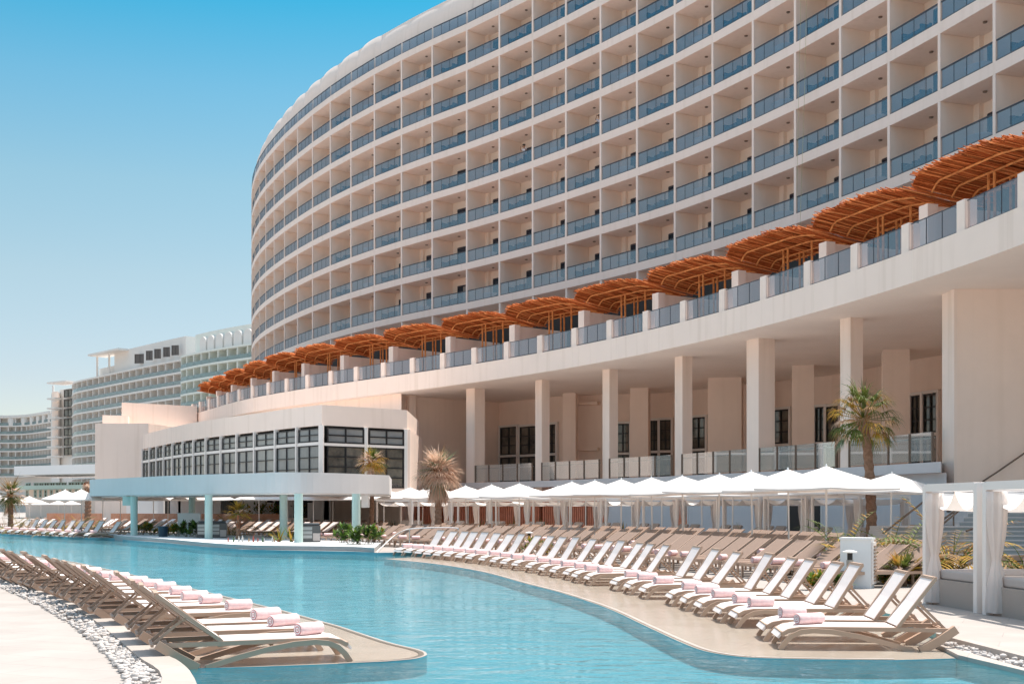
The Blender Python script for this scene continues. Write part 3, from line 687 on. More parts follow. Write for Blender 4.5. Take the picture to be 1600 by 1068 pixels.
# roof terrace: posts, glass, divider walls
Lf = length(FPs); s_ = 0; p404 = None
sarr = []
d = 0
while d < Lf - 1:
    p, t_ = polyline_at(FPs, d); sarr.append((d, p, t_)); d += .05
s404 = min(sarr, key=lambda q: abs(px_of(Vector((*q[1].xy, TOPZ)))[0] - 1410))[0]
PIT = 3.62; s_ = s404 % PIT; posts = []
while s_ < Lf - .8: posts.append(s_); s_ += PIT
ipar = min(range(len(posts)), key=lambda q: abs(px_of(Vector((*polyline_at(FPs, posts[q])[0].xy, TOPZ)))[0] - 1332)) % 2
for i, s_ in enumerate(posts):
    p, t_ = polyline_at(FPs, s_); n_ = Vector((t_.y, -t_.x, 0)); c = p + n_ * .36
    b = MB(); b.box((c.x, c.y, TOPZ + .56), .50, .48, 1.12, ux=t_, uy=n_); b.build('parapet_post', 'stucco', podium, world=True)
    if i < len(posts) - 1:
        p2, t2 = polyline_at(FPs, posts[i + 1]); a = p + t_ * .27 + n_ * .22; c2 = p2 - t2 * .27 + Vector((t2.y, -t2.x, 0)) * .22
        b = MB(); b.quad((*a.xy, TOPZ + .06), (*c2.xy, TOPZ + .06), (*c2.xy, TOPZ + 1.05), (*a.xy, TOPZ + 1.05), 0); b.beam((*a.xy, TOPZ + .06), (*c2.xy, TOPZ + .06), .06, .07, 1); b.beam((*a.xy, TOPZ + 1.06), (*c2.xy, TOPZ + 1.06), .04, .03, 1)
        for q in (1, 2): e_ = lerp(a, c2, q / 3); b.box((e_.x, e_.y, TOPZ + .55), .02, .03, .98, ux=t_, uy=n_, mi=1)
        b.build('parapet_glass', ['rail_glass', 'rail_metal'], podium, world=True)
    if i % 2 == ipar:
        b = MB(); c0 = p + n_ * 3.9; c1 = p + n_ * 8.2; cc = (c0 + c1) / 2
        b.box((cc.x, cc.y, TOPZ + 1.44), .4, 4.3, 2.86, ux=t_, uy=n_); c9 = p + n_ * 3.65; b.box((c9.x, c9.y, TOPZ + 1.47), .6, .5, 2.94, ux=t_, uy=n_); b.build('divider_wall', 'stucco', podium, world=True)

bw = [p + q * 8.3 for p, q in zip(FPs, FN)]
b = MB(); b.wall(bw, TOPZ, TOPZ + 4.6); b.wall([p + q * 8.5 for p, q in zip(FPs, FN)], TOPZ, TOPZ + 4.6)  # added dark backing so the void under the pergolas reads as shade
b.build('terrace_shade_wall', 'void_shade', podium, world=True)
b = MB(); s_ = 4.0
while s_ < Lf:
    p, t_ = polyline_at(FPs, s_); n_ = Vector((t_.y, -t_.x, 0)); c = p - n_ * .002; b.box((c.x, c.y, (SOF + TOPZ) / 2), .025, .01, TOPZ - SOF - .02, ux=t_, uy=n_); s_ += PIT * 2
b.build('fascia_joints', 'partition_paint', podium, world=True)
# end block of the podium (plain walls at the far left)
def px_wall(pts, y0s, Ys): return
eb = [at(149, 112), at(235, 108), at(300, 116)]
b = MB(); b.prism([at(148.5, 112), at(232, 112), at(300, 121), at(300, 135), at(150, 135)], 0, zat(661, 112)); b.build('end_block', 'stucco', podium, world=True)
b = MB(); b.prism([at(190, 118), at(308, 122.5), at(308, 136), at(190, 136)], 0, zat(631, 120)); b.build('end_block', 'stucco', podium, world=True)
b = MB(); b.prism([at(160, 115), at(200, 116), at(215, 134), at(160, 134)], 0, zat(648, 115)); b.build('end_block', 'stucco', podium, world=True)

# ------------------------------------------------------------------ pavilion with the curved window band
pav = thing('pavilion_building', 'low white pavilion with a curved band of black gridded windows', 'building', (-12, 80, 0))
PZ = E + 6.1
def pav_pt(x_):
    tbl = [(224, 678.5), (250, 671), (280, 663.5), (330, 655.5), (400, 646), (450, 638.5), (503, 632)]
    for (xa, ya), (xb, yb) in zip(tbl, tbl[1:]):
        if x_ <= xb or xb == 503: y_ = lerp(ya, yb, (x_ - xa) / (xb - xa)); break
    return at(x_, F * 6.1 / (YH - y_))
tb = smooth_path([at(x_, F * 6.1 / (YH - y_)) for x_, y_ in ((224, 678.5), (280, 664.5), (330, 655.5), (400, 645.5), (450, 638.3), (503, 632))], 8)
def pav_at(x_):
    return min((lerp(a, c, q / 20) for a, c in zip(tb, tb[1:]) for q in range(21)), key=lambda v: abs(px_of(Vector((*v.xy, 0)))[0] - x_))
cor = tb[-1]; rgt = at(636, F * 6.1 / (YH - 640.5)); WB1, WB0 = 3.2, zat(664, 72)
outl = tb + [rgt, rgt + Vector((0, 10, 0)), Vector((-12, 99, 0)), tb[0] + Vector((4, 6, 0))]
b = MB(); b.prism(outl, WB0, PZ, bottom=True); b.build('parapet_wall', 'stucco', pav, world=True)
inn = [p + Vector((.35, .35, 0)) for p in tb] + [rgt + Vector((0, .4, 0)), rgt + Vector((0, 9, 0)), tb[0] + Vector((4, 5, 0))]
b = MB(); b.prism(inn, 2.7, WB0, bottom=False); b.build('inner_wall', 'void_shade', pav, world=True)
b = MB(); b.prism(outl, 2.55, 3.15); b.build('floor_band', 'stucco', pav, world=True)
wx = [(225, 234), (236, 245), (247, 256), (258.5, 270), (272.5, 286), (288.5, 302.5), (305.5, 321.5), (325, 344.5), (348.7, 369.5), (373.5, 396.5), (401.5, 430), (433.5, 463), (467.5, 500)]
ZU = (5.62, 6.36); ZL = (3.3, 5.34)
for x0_, x1_ in wx:
    p0, p1 = pav_at(x0_), pav_at(x1_)
    window(pav, p0, p1, ZU[0], ZU[1], 2, 2, .06, pane='milk_glass', proud=.02, out=Vector((-.7, -.7, 0)))
    window(pav, p0, p1, ZL[0], ZL[1], 2, 3, .06, pane='milk_glass', proud=.02, out=Vector((-.7, -.7, 0)))
b = MB()
edges_ = [224] + [(a[1] + c[0]) / 2 for a, c in zip(wx, wx[1:])] + [502]
for x_ in edges_:
    q = pav_at(x_); t_ = (pav_at(min(x_ + 4, 502)) - pav_at(max(x_ - 4, 225))).normalized(); b.box((q.x, q.y, (3.15 + WB0) / 2), .14, .3, WB0 - 3.15, ux=t_, uy=Vector((-t_.y, t_.x, 0)))
b.wall([p + Vector((-.06, -.06, 0)) for p in tb], 5.38, 5.57); b.build('mullion_band', 'frame_paint', pav, world=True)
for f0, f1 in ((.06, .47), (.54, .95)):
    p0, p1 = lerp(cor, rgt, f0), lerp(cor, rgt, f1)
    window(pav, p0, p1, 5.55, 6.4, 2, 2, .08, pane='milk_glass', proud=.04, out=Vector((0, -1, 0)))
    window(pav, p0, p1, 2.9, 5.3, 2, 4, .08, pane='dark_glass', proud=.04, out=Vector((0, -1, 0)))
b = MB()
for f_ in (.0, .505, .985):
    q = lerp(cor, rgt, f_); b.box((q.x, q.y, (2.6 + WB0) / 2), .22, .3, WB0 - 2.6)
b.beam((cor.x, cor.y, 5.42), (rgt.x, rgt.y, 5.42), .2, .16); b.build('side_mullion', 'frame_paint', pav, world=True)
b = MB(); b.box((rgt.x + .06, rgt.y + 5, (2.5 + WB0) / 2), .25, 10.1, WB0 - 2.5 - .01); b.build('side_wall', 'tan_stucco', pav, world=True)
# ground floor of the pavilion: dark rooms behind white piers, lamps
gf = [at(205, 109), at(300, 104), at(400, 98), at(500, 94), at(640, 88)]
b = MB(); b.wall([p + Vector((.5, 3, 0)) for p in gf], 0, 2.55); b.build('ground_room', 'void_shade', pav, world=True)
for x_, Y, w_ in ((225, 107, 3.0), (252, 105, .5), (275, 104, .9), (284, 104, .5), (300, 102, 1.6), (318, 101, 1.3), (340, 100, .6), (376, 99, .5), (392, 97, 1.0), (408, 96, 2.2), (455, 94, .4), (498, 91, 1.6), (512, 91, .5)):
    p = at(x_, Y); b = MB(); b.box((p.x, p.y, 1.27), w_, .4, 2.55); b.build('ground_pier', 'cap_white', pav, world=True)
b = MB(); p0, p1 = at(392, 96), at(500, 91); b.beam((*p0.xy, .45), (*p1.xy, .45), .5, .9); b.build('ground_sill', 'stucco', pav, world=True)

# ------------------------------------------------------------------ bar canopy over the pool bar
canopy = thing('bar_canopy', 'long rounded grey-white canopy slab on round aqua columns over the pool bar', 'canopy', (-12, 60, 0))
CB, CT = zat(770, 56), zat(738, 56)
cf = [at(140, 69.5), at(200, 65.5), at(270, 61), at(340, 58.3), at(400, 56.6), at(430, 55.4), at(470, 55.4), at(510, 56.3), at(560, 58), at(608, 60.5)]
cf = smooth_path(cf, 4)
b = MB(); bkp = [at(612, 69), at(500, 68), at(400, 70), at(300, 76), at(145, 80)]
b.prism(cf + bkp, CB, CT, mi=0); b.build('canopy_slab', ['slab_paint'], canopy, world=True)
b = MB(); b.prism([p + Vector((.0, .35, 0)) for p in cf[3:-2]] + [p + Vector((0, -.4, 0)) for p in bkp], CB - .05, CB - .004); b.build('canopy_soffit', 'cap_white', canopy, world=True)
for x_, yb in ((209.5, 838), (326, 843.5), (466.5, 849.5), (556.5, 848.5), (300, 835), (443, 843.5)):
    Y = F * (E - .1) / (yb - YH); p = at(x_, Y); b = MB(); b.lathe([(.185, .0), (.185, CB - .06)], (p.x, p.y, 0), 20); b.build('round_column', 'aqua_paint', canopy, world=True, smooth=False)
p = at(200, 66); b = MB(); b.box((p.x, p.y, CB - .3), .45, .45, .5); b.build('column_collar', 'aqua_paint', canopy, world=True)
p = at(571, 60); b = MB(); b.box((p.x, p.y, CB - .35), .35, .5, .62); b.build('hanging_box', 'cap_white', canopy, world=True)
# pool bar island
isl = [G(180, 843, WZ), G(200, 845.5, WZ), G(260, 850, WZ), G(320, 856.5, WZ), G(380, 861, WZ), G(440, 862.5, WZ), G(500, 863.3, WZ), G(555, 864.5, WZ), G(585, 866.5, WZ)]
isl = [p + Vector((0, -.05, 0)) for p in isl]
isf = smooth_path(isl, 4)
b = MB(); b.prism(isf + [Vector((-6, 58, 0)), Vector((-10, 63, 0)), Vector((-18, 70, 0)), Vector((-28, 80, 0))], FZ, .17, bottom=False, mi=0, mt=1); ob = b.build('bar_platform', ['tile_riser_shade', 'slab_paint']); ob['kind'] = 'structure'

# ------------------------------------------------------------------ far buildings
def facade(root, pts, z0, floors, Hf, nb, wallm, glassm='far_glass', dep=2.6, skip_top=0):
    L_ = length(pts); P_ = [polyline_at(pts, L_ * i / nb)[0] for i in range(nb + 1)]; N_ = inward(P_); n0 = N_[len(N_) // 2]
    if n0.y < 0: N_ = [-q for q in N_]
    b = MB(); b.wall(off(P_, N_, dep), 0, z0 + floors * Hf); b.build('wall', wallm, root, world=True)
    for k in range(floors + 1):
        strip_slab('floor_slab', P_, N_, 0, dep + .5, z0 + k * Hf - .5, z0 + k * Hf, wallm, root)
        if k < floors:
            f_ = off(P_, N_, .1); b = MB(); b.wall(f_, z0 + k * Hf, z0 + k * Hf + 1.05); b.build('glass_railing', glassm, root, world=True)
    for i in range(nb + 1):
        b = MB(); c = P_[i] + N_[i] * dep * .52; b.box((c.x, c.y, (z0 + z0 + floors * Hf - .5) / 2), dep * .94, .35, floors * Hf - .52, ux=N_[i], uy=Vector((-N_[i].y, N_[i].x, 0))); b.build('partition_wall', wallm, root, world=True)
    b = MB()
    for i in range(nb):
        q0, q1 = lerp(P_[i], P_[i + 1], .45) + N_[i] * (dep - .05), lerp(P_[i], P_[i + 1], .85) + N_[i] * (dep - .05)
        for k in range(floors): b.quad((*q0.xy, z0 + k * Hf), (*q1.xy, z0 + k * Hf), (*q1.xy, z0 + k * Hf + 2.3), (*q0.xy, z0 + k * Hf + 2.3))
    b.build('balcony_door', 'milk_glass', root, world=True, kind='stuff')
    b = MB(); strip = off(P_, N_, dep + 10); b.prism([(p.x, p.y) for p in off(P_, N_, dep - .1)] + [(p.x, p.y) for p in strip[::-1]], 0, z0 + floors * Hf - .1); b.build('block', wallm, root, world=True)
    return P_, N_
bm_ = thing('far_hotel', 'distant pale hotel with a curved balcony front and arched top storey behind the podium', 'hotel', (-100, 340, 0))
pts = smooth_path([at(112, 398), at(118, 386), at(150, 372), at(200, 353), at(250, 337), at(283, 328)], 4)
P_, N_ = facade(bm_, pts, 1.0, 12, 3.4, 19, 'far_stucco')
ztop = 1 + 12 * 3.4
b = MB(); q = off(P_[9:], N_[9:], 1.4); b.prism([(p.x, p.y) for p in q] + [(p.x, p.y) for p in off(P_[9:], N_[9:], 14)[::-1]], ztop, zat(528, 333)); b.build('penthouse', 'far_stucco', bm_, world=True)
for x0_, x1_ in ((212, 226), (230, 239), (243, 252), (257, 266), (270, 280)):
    i0 = min(P_, key=lambda v: abs(px_of(Vector((*v.xy, 44)))[0] - x0_)); Y = i0.y + 1.0
    window(bm_, at(x0_, Y - 1.5 + (x0_ - 240) * -.02), at(x1_, Y - 1.8 + (x1_ - 240) * -.02), ztop + 1.3, ztop + 3.8, 2, 1, .2, framem='far_window', pane='far_window', proud=.4, out=Vector((0, -1, 0)))
b = MB(); a, c = at(152, 372), at(200, 356); b.beam((*a.xy, zat(556, 372)), (*c.xy, zat(546, 356)), 6, .55)
for q in (a, lerp(a, c, .4)): b.beam((*q.xy, ztop), (*q.xy, zat(556, 372)), .5, .5, up=(0, 1, 0))
a, c = at(165, 376), at(203, 362); b.beam((*a.xy, ztop + 1.4), (*c.xy, ztop + 1.4), 4, 2.4); b.build('roof_pergola', ['far_stucco'], bm_, world=True)
pts2 = smooth_path([at(282, 322), at(292, 318), at(330, 308), at(388, 297), at(420, 292)], 4)
P2, N2 = facade(bm_, pts2, 1.0, 12, 3.4, 10, 'far_green')
b = MB(); b.prism([(p.x, p.y) for p in off(P2[1:], N2[1:], 2.6)] + [(p.x, p.y) for p in off(P2[1:], N2[1:], 14)[::-1]], ztop, zat(508, 303)); b.build('penthouse', 'far_green', bm_, world=True)
for i in range(2, 9):
    c = lerp(P2[i], P2[i + 1], .5) + N2[i] * 2.2; t_ = Vector((-N2[i].y, N2[i].x, 0)); b = MB(); k0 = len(b.v); prof = [(-1.7, 0), (-1.7, 2.4)] + [(-1.7 * math.cos(a_), 2.4 + 1.5 * math.sin(a_)) for a_ in (.5, 1.0, 1.57, 2.1, 2.6)] + [(1.7, 2.4), (1.7, 0)]
    for dpt in (-.5, .5):
        for u_, z_ in prof: q = c + t_ * u_ + N2[i] * dpt; b.v.append((q.x, q.y, ztop + .2 + z_))
    n9 = len(prof); b.f.append(tuple(range(k0, k0 + n9))); b.m.append(0)
    for u_ in range(n9 - 1): b.f.append((k0 + u_, k0 + u_ + 1, k0 + n9 + u_ + 1, k0 + n9 + u_)); b.m.append(0)
    b.build('roof_arch', 'far_stucco', bm_, world=True)
bs = thing('slim_tower', 'slim distant tower with square balconies and a flat roof canopy left of the curved hotel', 'building', (-160, 440, 0))
a, c = at(80, 436), at(117, 424); zt = zat(607, 430)
b = MB(); b.prism([at(80, 436), at(93, 432), at(93, 450), at(80, 452)], 0, zt - 1); b.prism([at(93.1, 434), at(117.5, 427), at(119, 445), at(93.1, 452)], 0, zt); b.build('wall', 'far_stucco', bs, world=True)
for k in range(7):
    z_ = zt - 3.0 - 3.4 * k
    b = MB(); q0, q1 = at(79, 431), at(92, 428); b.beam((*q0.xy, z_ - .6), (*q1.xy, z_ - .6), 3, .5); b.build('balcony_slab', 'far_stucco', bs, world=True)
    b = MB(); q0, q1 = at(81.5, 433.4), at(91, 431); b.quad((*q0.xy, z_ - .2), (*q1.xy, z_ - .2), (*q1.xy, z_ + 2.2), (*q0.xy, z_ + 2.2)); b.build('balcony_recess', 'tan_stucco', bs, world=True)
    window(bs, at(102, 430.4), at(114, 427), z_, z_ + 2.5, 2, 1, .2, pane='dark_glass', proud=.4, out=Vector((0, -1, 0)))
b = MB(); a, c = at(87, 428), at(117, 421); b.beam((*a.xy, zat(598, 425)), (*c.xy, zat(598, 425)), 7, .5)
for q in (at(83, 433), at(116, 428)): b.beam((*q.xy, zt - 1), (*q.xy, zat(598, 425)), .6, .6, up=(0, 1, 0))
b.build('roof_canopy', ['frame_paint'], bs, world=True)
bl = thing('curved_hotel', 'far hotel with an inward curving balcony front at the left edge', 'hotel', (-200, 490, 0))
pts = smooth_path([at(-40, 486), at(0, 492), at(40, 488), at(79, 468)], 4)
P3, N3 = facade(bl, pts, 14.5, 7, 3.4, 15, 'far_stucco')
zt = 14.5 + 7 * 3.4 - 3.4
strip_slab('top_band', P3, N3, -.3, 4, 14.5 + 23.8 - .2, zat(648, 490), 'far_stucco', bl)
for i in range(0, 15, 2):
    b = MB(); c = lerp(P3[i], P3[i + 1], .4) + N3[i] * 1.2; b.lathe([(1.5, 0), (1.5, 2.9)], (c.x, c.y, 14.5 + 6 * 3.4), 12); b.build('round_pier', 'far_stucco', bl, world=True)
lo = thing('low_building', 'low pale green building with gridded windows and a white roof edge', 'building', (-70, 195, 0))
a = at(22, 196.0); c = at(150, 185.5); ar = Vector((0, 18, 0))
zr = zat(727, 192.5)
b = MB(); b.prism([a, c, c + ar, a + ar], zat(741, 192.5), zr); b.build('roof', 'cap_white', lo, world=True)
b = MB(); a1, c1 = at(26, 199.5), at(150, 189.0); b.prism([a1, c1, c1 + ar * .6, a1 + ar * .6], zat(757, 192.5), zat(741.2, 110)); b.build('upper_wall', 'aqua_paint', lo, world=True)
b = MB(); b.prism([at(40, 201.2), at(150, 191.6), at(150, 206.5), at(40, 213.5)], 0, zat(757, 192.5)); b.build('wall', 'tan_stucco', lo, world=True)
for i, (x0_, x1_) in enumerate(((41, 48), (54, 60), (62, 68), (70, 77), (79, 86), (88, 95), (97, 104), (108, 116), (118, 125), (127, 135), (139, 147))):
    Y = (115 - (x0_ - 40) * .05) * 1.75; window(lo, at(x0_, Y - .3), at(x1_, Y - .35), zat(763, 196.0), zat(753, 196.0) - .05, 2, 2, .12, framem='aqua_paint', pane='dark_glass', proud=.1, out=Vector((0, -1, 0)))
    window(lo, at(x0_, Y - .3), at(x1_, Y - .35), zat(776, 196.0), zat(765, 196.0), 2, 2, .12, framem='aqua_paint', pane='dark_glass', proud=.1, out=Vector((0, -1, 0)))
# ------------------------------------------------------------------ thatched pergolas on the podium roof
def make_pergola(seed):
    """local: x along the roof edge, y towards the tower; thatch deck on arched poles; returns (roof, beams, posts) builders"""
    r_ = random.Random(seed); LX, DY = 3.25, 3.5
    def prof(u):   # height along x, rolled down at both ends
        f_ = max(0, (-u - 2.55) / .7); g_ = max(0, (u - .9) / 2.65); return 3.56 - .50 * f_ ** 2 - .40 * g_ ** 1.8
    th = MB(); n_ = 330
    for i in range(n_):
        u = -LX - .15 + (2 * LX + .3) * (i + r_.random()) / n_; z = prof(max(-LX, min(LX, u))) + r_.uniform(-.04, .09)
        y0 = .1 + r_.uniform(-.42, .25); y1 = DY + r_.uniform(-.4, .35); rr = r_.uniform(.014, .028); sk = r_.uniform(-.10, .10); tl = .50
        th.tube([(u, y0, z + tl + r_.uniform(-.05, .06)), (u + sk * .5, (y0 + y1) / 2, z + tl * .5), (u + sk, y1, z)], rr, 4, r_.choice((0, 0, 0, 1, 1, 2)), cap=False)
    k = len(th.v); NU = 26
    for i in range(NU + 1):
        u = -LX + 2 * LX * i / NU; z = prof(u) + .10
        th.v += [(u, .05, z + .50), (u, DY - .1, z + .0)]
    for i in range(NU): th.f.append((k + 2 * i, k + 2 * i + 2, k + 2 * i + 3, k + 2 * i + 1)); th.m.append(0)
    bm = MB()
    for y_, dz in ((.95, .35), (1.9, .20), (2.8, .08), (3.35, .0)):
        pts = [(u_ * LX * .97, y_, prof(u_ * LX * .97) - .07 + dz) for u_ in [q / 12 for q in range(-12, 13)]]
        bm.tube(pts, .055, 6, 0)
    posts = []
    for y_, dz in ((1.9, .20), (2.8, .08)):
        for x_ in (-.75, -.38, 1.6) if y_ < 2 else (-.6, -.25, 1.7):
            p = MB(); p.tube([(x_, y_, 0), (x_ + .02, y_, 1.3), (x_, y_, prof(x_) - .05 + dz)], .06, 6, 0); posts.append(p)
    return th, bm, posts
pg0 = None; npg = 0
perg_protos = [make_pergola(s_) for s_ in (1, 2)]
perg_roots = []
for i in range(ipar, len(posts), 2):
    if posts[i] - PIT < 0: continue
    p, t_ = polyline_at(FPs, posts[i] - PIT + .45); n_ = Vector((t_.y, -t_.x, 0)); q = p + n_ * 2.75
    x_, y_ = px_of(Vector((q.x, q.y, TOPZ + 2.5)))
    if x_ > 1720: continue
    perg_roots.append((x_, q, t_))
perg_roots.sort(key=lambda s: -s[0])
master = {}
for i, (x_, q, t_) in enumerate(perg_roots):
    lab = f'reddish thatched pergola on curved poles on the podium roof, {nth(i + 1)} from the right'
    rz = math.atan2(-t_.y, -t_.x)        # local x runs towards the camera end, so local y points inward
    if i < 2:
        r_ = thing('thatched_pergola', lab, 'pergola', (q.x, q.y, TOPZ), rz, 'thatched pergolas along the podium roof')
        th, bm, po = perg_protos[i]; th.build('thatch_roof', ['thatch', 'thatch_pale', 'thatch_dark'], r_); bm.build('beam', 'pole_wood', r_, smooth=True)
        for p_ in po: p_.build('post', 'pole_wood', r_)
        master[i] = r_
    else: dup(master[i % 2], (q.x, q.y, TOPZ), rz, lab)

# ------------------------------------------------------------------ loungers and rolled towels
def lounger_parts(root, A, bl, seatm, backm, simple=False):
    A = R(A); hx, hz = 1.44, .275
    b = MB(); pts = [(0, .14), (.05, .20), (.13, .245), (.27, .27), (.7, .272), (1.42, .27)]
    b.ribbon([(x_, 0, z_) for x_, z_ in pts], .60, .028); b.build('seat_sling', seatm, root)
    b = MB()
    for s_ in (-1, 1):
        b.ribbon([(x_, s_ * .315, z_ - .015) for x_, z_ in pts[1:]] + [(2.08, s_ * .315, .25)], .05, .05)
    for x_ in (.06, 1.46, 2.03): b.box((x_, 0, .2 if x_ < .1 else .235), .05, .63, .04)
    b.box((.9, 0, .225), .04, .63, .03); b.build('frame', 'taupe', root)
    for s_ in (-1, 1):
        y_ = s_ * .355
        b = MB(); b.ribbon([(.02, y_, 0), (.08, y_, .09), (.16, y_, .17), (.27, y_, .22), (.42, y_, .238), (.65, y_, .225), (.95, y_, .175), (1.25, y_, .105), (1.48, y_, .04), (1.62, y_, 0)], .055, .06); b.build('arch_leg', 'taupe', root)
        b = MB(); b.ribbon([(1.70, y_, 0), (1.92, y_, .125), (2.13, y_, .27)], .085, .10); b.build('rear_leg', 'taupe', root)
    b = MB(); d = Vector((math.cos(A), 0, math.sin(A))); h = Vector((hx, 0, hz)); nn = Vector((-math.sin(A), 0, math.cos(A)))
    b.ribbon([h + d * .02, h + d * bl * .5 - nn * .012, h + d * bl], .60, .03, 0)
    b.ribbon([h + d * .03 - nn * .018, h + d * bl * .5 - nn * .03, h + d * (bl - .03) - nn * .018], .54, .012, 1)
    for s_ in (-1, 1): b.ribbon([h + Vector((0, s_ * .315, 0)), h + d * bl * .5 + Vector((0, s_ * .315, 0)), h + d * (bl + .02) + Vector((0, s_ * .315, 0))], .035, .04, 2)
    b.box(h + d * (bl + .01), .05, .6, .05, 0, 2); b.box(h + d * bl * .55 - nn * .04, .04, .6, .04, 0, 2); b.build('backrest', backm, root)
    b = MB()
    for s_ in (-.2, .2):
        p0 = h + d * bl * .55 - nn * .04; p1 = Vector((hx + bl * math.cos(A) * .55 + .36, 0, .25)); b.beam((p0.x, s_, p0.z), (p1.x, s_, p1.z), .03, .03)
    b.box((hx + bl * math.cos(A) * .55 + .36, 0, .25), .03, .62, .03); b.build('prop', 'taupe', root)
def towel(name, loc, rz, label, group, proto=[None]):
    if proto[0] is None:
        b = MB(); n_ = 14; rr = .078; L_ = .19; k = 0
        xs_ = [-L_, -L_ + .012, -.06, .05, L_ - .012, L_]; rs = [rr * .9, rr, rr * 1.03, rr * .99, rr, rr * .9]
        b.tube([(x_, 0, 0) for x_ in xs_], rs, n_, 0, cap=False)
        for sx in (-1, 1):
            for q, (r0, r1) in enumerate(((rr * .9, rr * .74), (rr * .74, rr * .56), (rr * .56, rr * .36), (rr * .36, rr * .16), (rr * .16, 0.001))):
                for a in range(n_):
                    t0, t1 = 2 * math.pi * a / n_, 2 * math.pi * (a + 1) / n_; x0 = sx * (L_ + (.004 if q % 2 else -.004))
                    v = [(x0, r0 * math.cos(t0), r0 * math.sin(t0)), (x0, r0 * math.cos(t1), r0 * math.sin(t1)), (x0, r1 * math.cos(t1), r1 * math.sin(t1)), (x0, r1 * math.cos(t0), r1 * math.sin(t0))]
                    b.quad(*(v if sx > 0 else v[::-1]), 1 if q % 2 == 0 else 2)
        b.quad((-.17, -.03, -.074), (-.17, .155, -.076), (.17, .15, -.076), (.17, -.03, -.074), 0)
        ob = b.build(name, ['towel_pink', 'towel_rose', 'towel_white'], smooth=True); proto[0] = ob
    else: ob = proto[0].copy(); col.objects.link(ob)
    ob.location = loc; ob.rotation_euler = (rnd.uniform(-.3, .3), 0, rz); k_ = rnd.uniform(.9, 1.1); ob.scale = (rnd.uniform(.88, 1.1), k_, k_); return tag(ob, label, 'towel', group)
GT = 'rolled pink towels lying on the loungers'
def place_lounger(master, foot, rz, label, group, twl, tz=.278, tx=.43, jig=0):
    o_ = dup(master, foot, rz, label, group) if master.get('used') else master
    if o_ is master: o_.location = foot; o_.rotation_euler = (0, 0, rz); o_['label'] = label; o_['group'] = group; master['used'] = 1
    if twl:
        p = Vector(foot) + Vector((math.cos(rz), math.sin(rz), 0)) * tx; towel('rolled_towel', (p.x, p.y, foot[2] + tz + .078), twl[1], twl[0], GT)
    return o_
whites = []
for A_ in (53, 55.5, 58):
    w0 = thing('white_sun_lounger', '-', 'sun lounger'); lounger_parts(w0, A_, .74, 'sling_white', ['sling_white', 'sling_white', 'taupe']); whites.append(w0)
GR = 'white loungers along the right pool edge'
for i, f in enumerate(feet):
    yw = foot_yaw(i) + R(rnd.uniform(-1.5, 1.5)); z = LZ
    place_lounger(whites[(0, 1, 2, 1, 1, 0, 2)[i % 7]], (f.x + rnd.uniform(-.04, .04), f.y + rnd.uniform(-.03, .03), z), yw, f'white sling sun lounger at the pool edge on the right, {nth(i + 1)} from the near end', GR,
                  (f'pink rolled towel on the {nth(i + 1)} white lounger from the near end, right pool edge', R(rnd.uniform(8, 24) + 4)))
lefts = []
for A_ in (37, 38.5, 40.5):
    l0 = thing('white_sun_lounger', '-', 'sun lounger'); lounger_parts(l0, A_, .86, 'sling_white', ['sling_white', 'sling_brown', 'taupe']); lefts.append(l0)
tw_px = [(487, 980), (447, 967), (419, 957), (376, 943), (332, 934), (307, 928.5), (285, 921), (261, 914.5), (240, 909.5), (216, 904.5), (189, 899.5), (172, 896), (147, 890.5), (127, 887), (91, 882), (72, 878.5), (52, 875.5), (30, 872.5), (8, 869.5), (-14, 867)]
GL = 'loungers with brown backs along the left pool edge'
for i, (x_, y_) in enumerate(tw_px):
    s_ = (y_ - YH) / 1.38; Y = F / s_; yw = R(lerp(18, 37, i / 18) + rnd.uniform(-1.2, 1.2)); p = Vector(((x_ - 800) / s_, Y, LZ)); dr = Vector((-math.cos(yw), -math.sin(yw), 0)); f = p - dr * .40
    place_lounger(lefts[(0, 1, 1, 2, 0, 2)[i % 6]], tuple(f), math.pi + yw, f'brown backed sun lounger on the left pool edge, {nth(i + 1)} from the near end', GL,
                  (f'pink rolled towel on the {nth(i + 1)} lounger from the near end, left pool edge', R(rnd.uniform(38, 52))))
# brown loungers in rows behind
def brown_parts(root, A=33):
    A = R(A); b = MB(); b.box((.68, 0, .335), 1.36, .6, .03); b.build('seat', 'sling_brown', root)
    h = Vector((1.36, 0, .34)); d = Vector((math.cos(A), 0, math.sin(A))); b = MB(); b.ribbon([h, h + d * .45, h + d * .92], .6, .03); b.build('backrest', 'sling_brown', root)
    b = MB()
    for s_ in (-.32, .32):
        b.beam((0, s_, .31), (2.0, s_, .31), .04, .06); b.beam((1.36, s_, .33), tuple(h + d * .94 + Vector((0, s_, 0))), .035, .04)
    b.box((0, 0, .31), .04, .64, .06); b.box((2.0, 0, .31), .04, .64, .06); b.beam((1.9, 0, .31), tuple(h + d * .6), .03, .03); b.build('frame', 'taupe', root)
    for x_ in (.05, 1.9):
        for s_ in (-.3, .3): b = MB(); b.box((x_, s_, .15), .045, .045, .3); b.build('leg', 'taupe', root)
br0 = thing('brown_sun_lounger', '-', 'sun lounger'); brown_parts(br0)
GBR = 'brown loungers in rows behind the right pool edge'
rowA = smooth_path([Vector((6.9, 24.9, 0)), Vector((6.0, 27.3, 0)), Vector((4.35, 32.1, 0)), Vector((1.5, 40.5, 0)), Vector((-4.6, 50.5, 0)), Vector((-9.5, 56.5, 0))], 8)
rowB = [p + Vector((2.0, 3.2, 0)) for p in rowA]; rowC = [p + Vector((4.1, 6.6, 0)) for p in rowA]
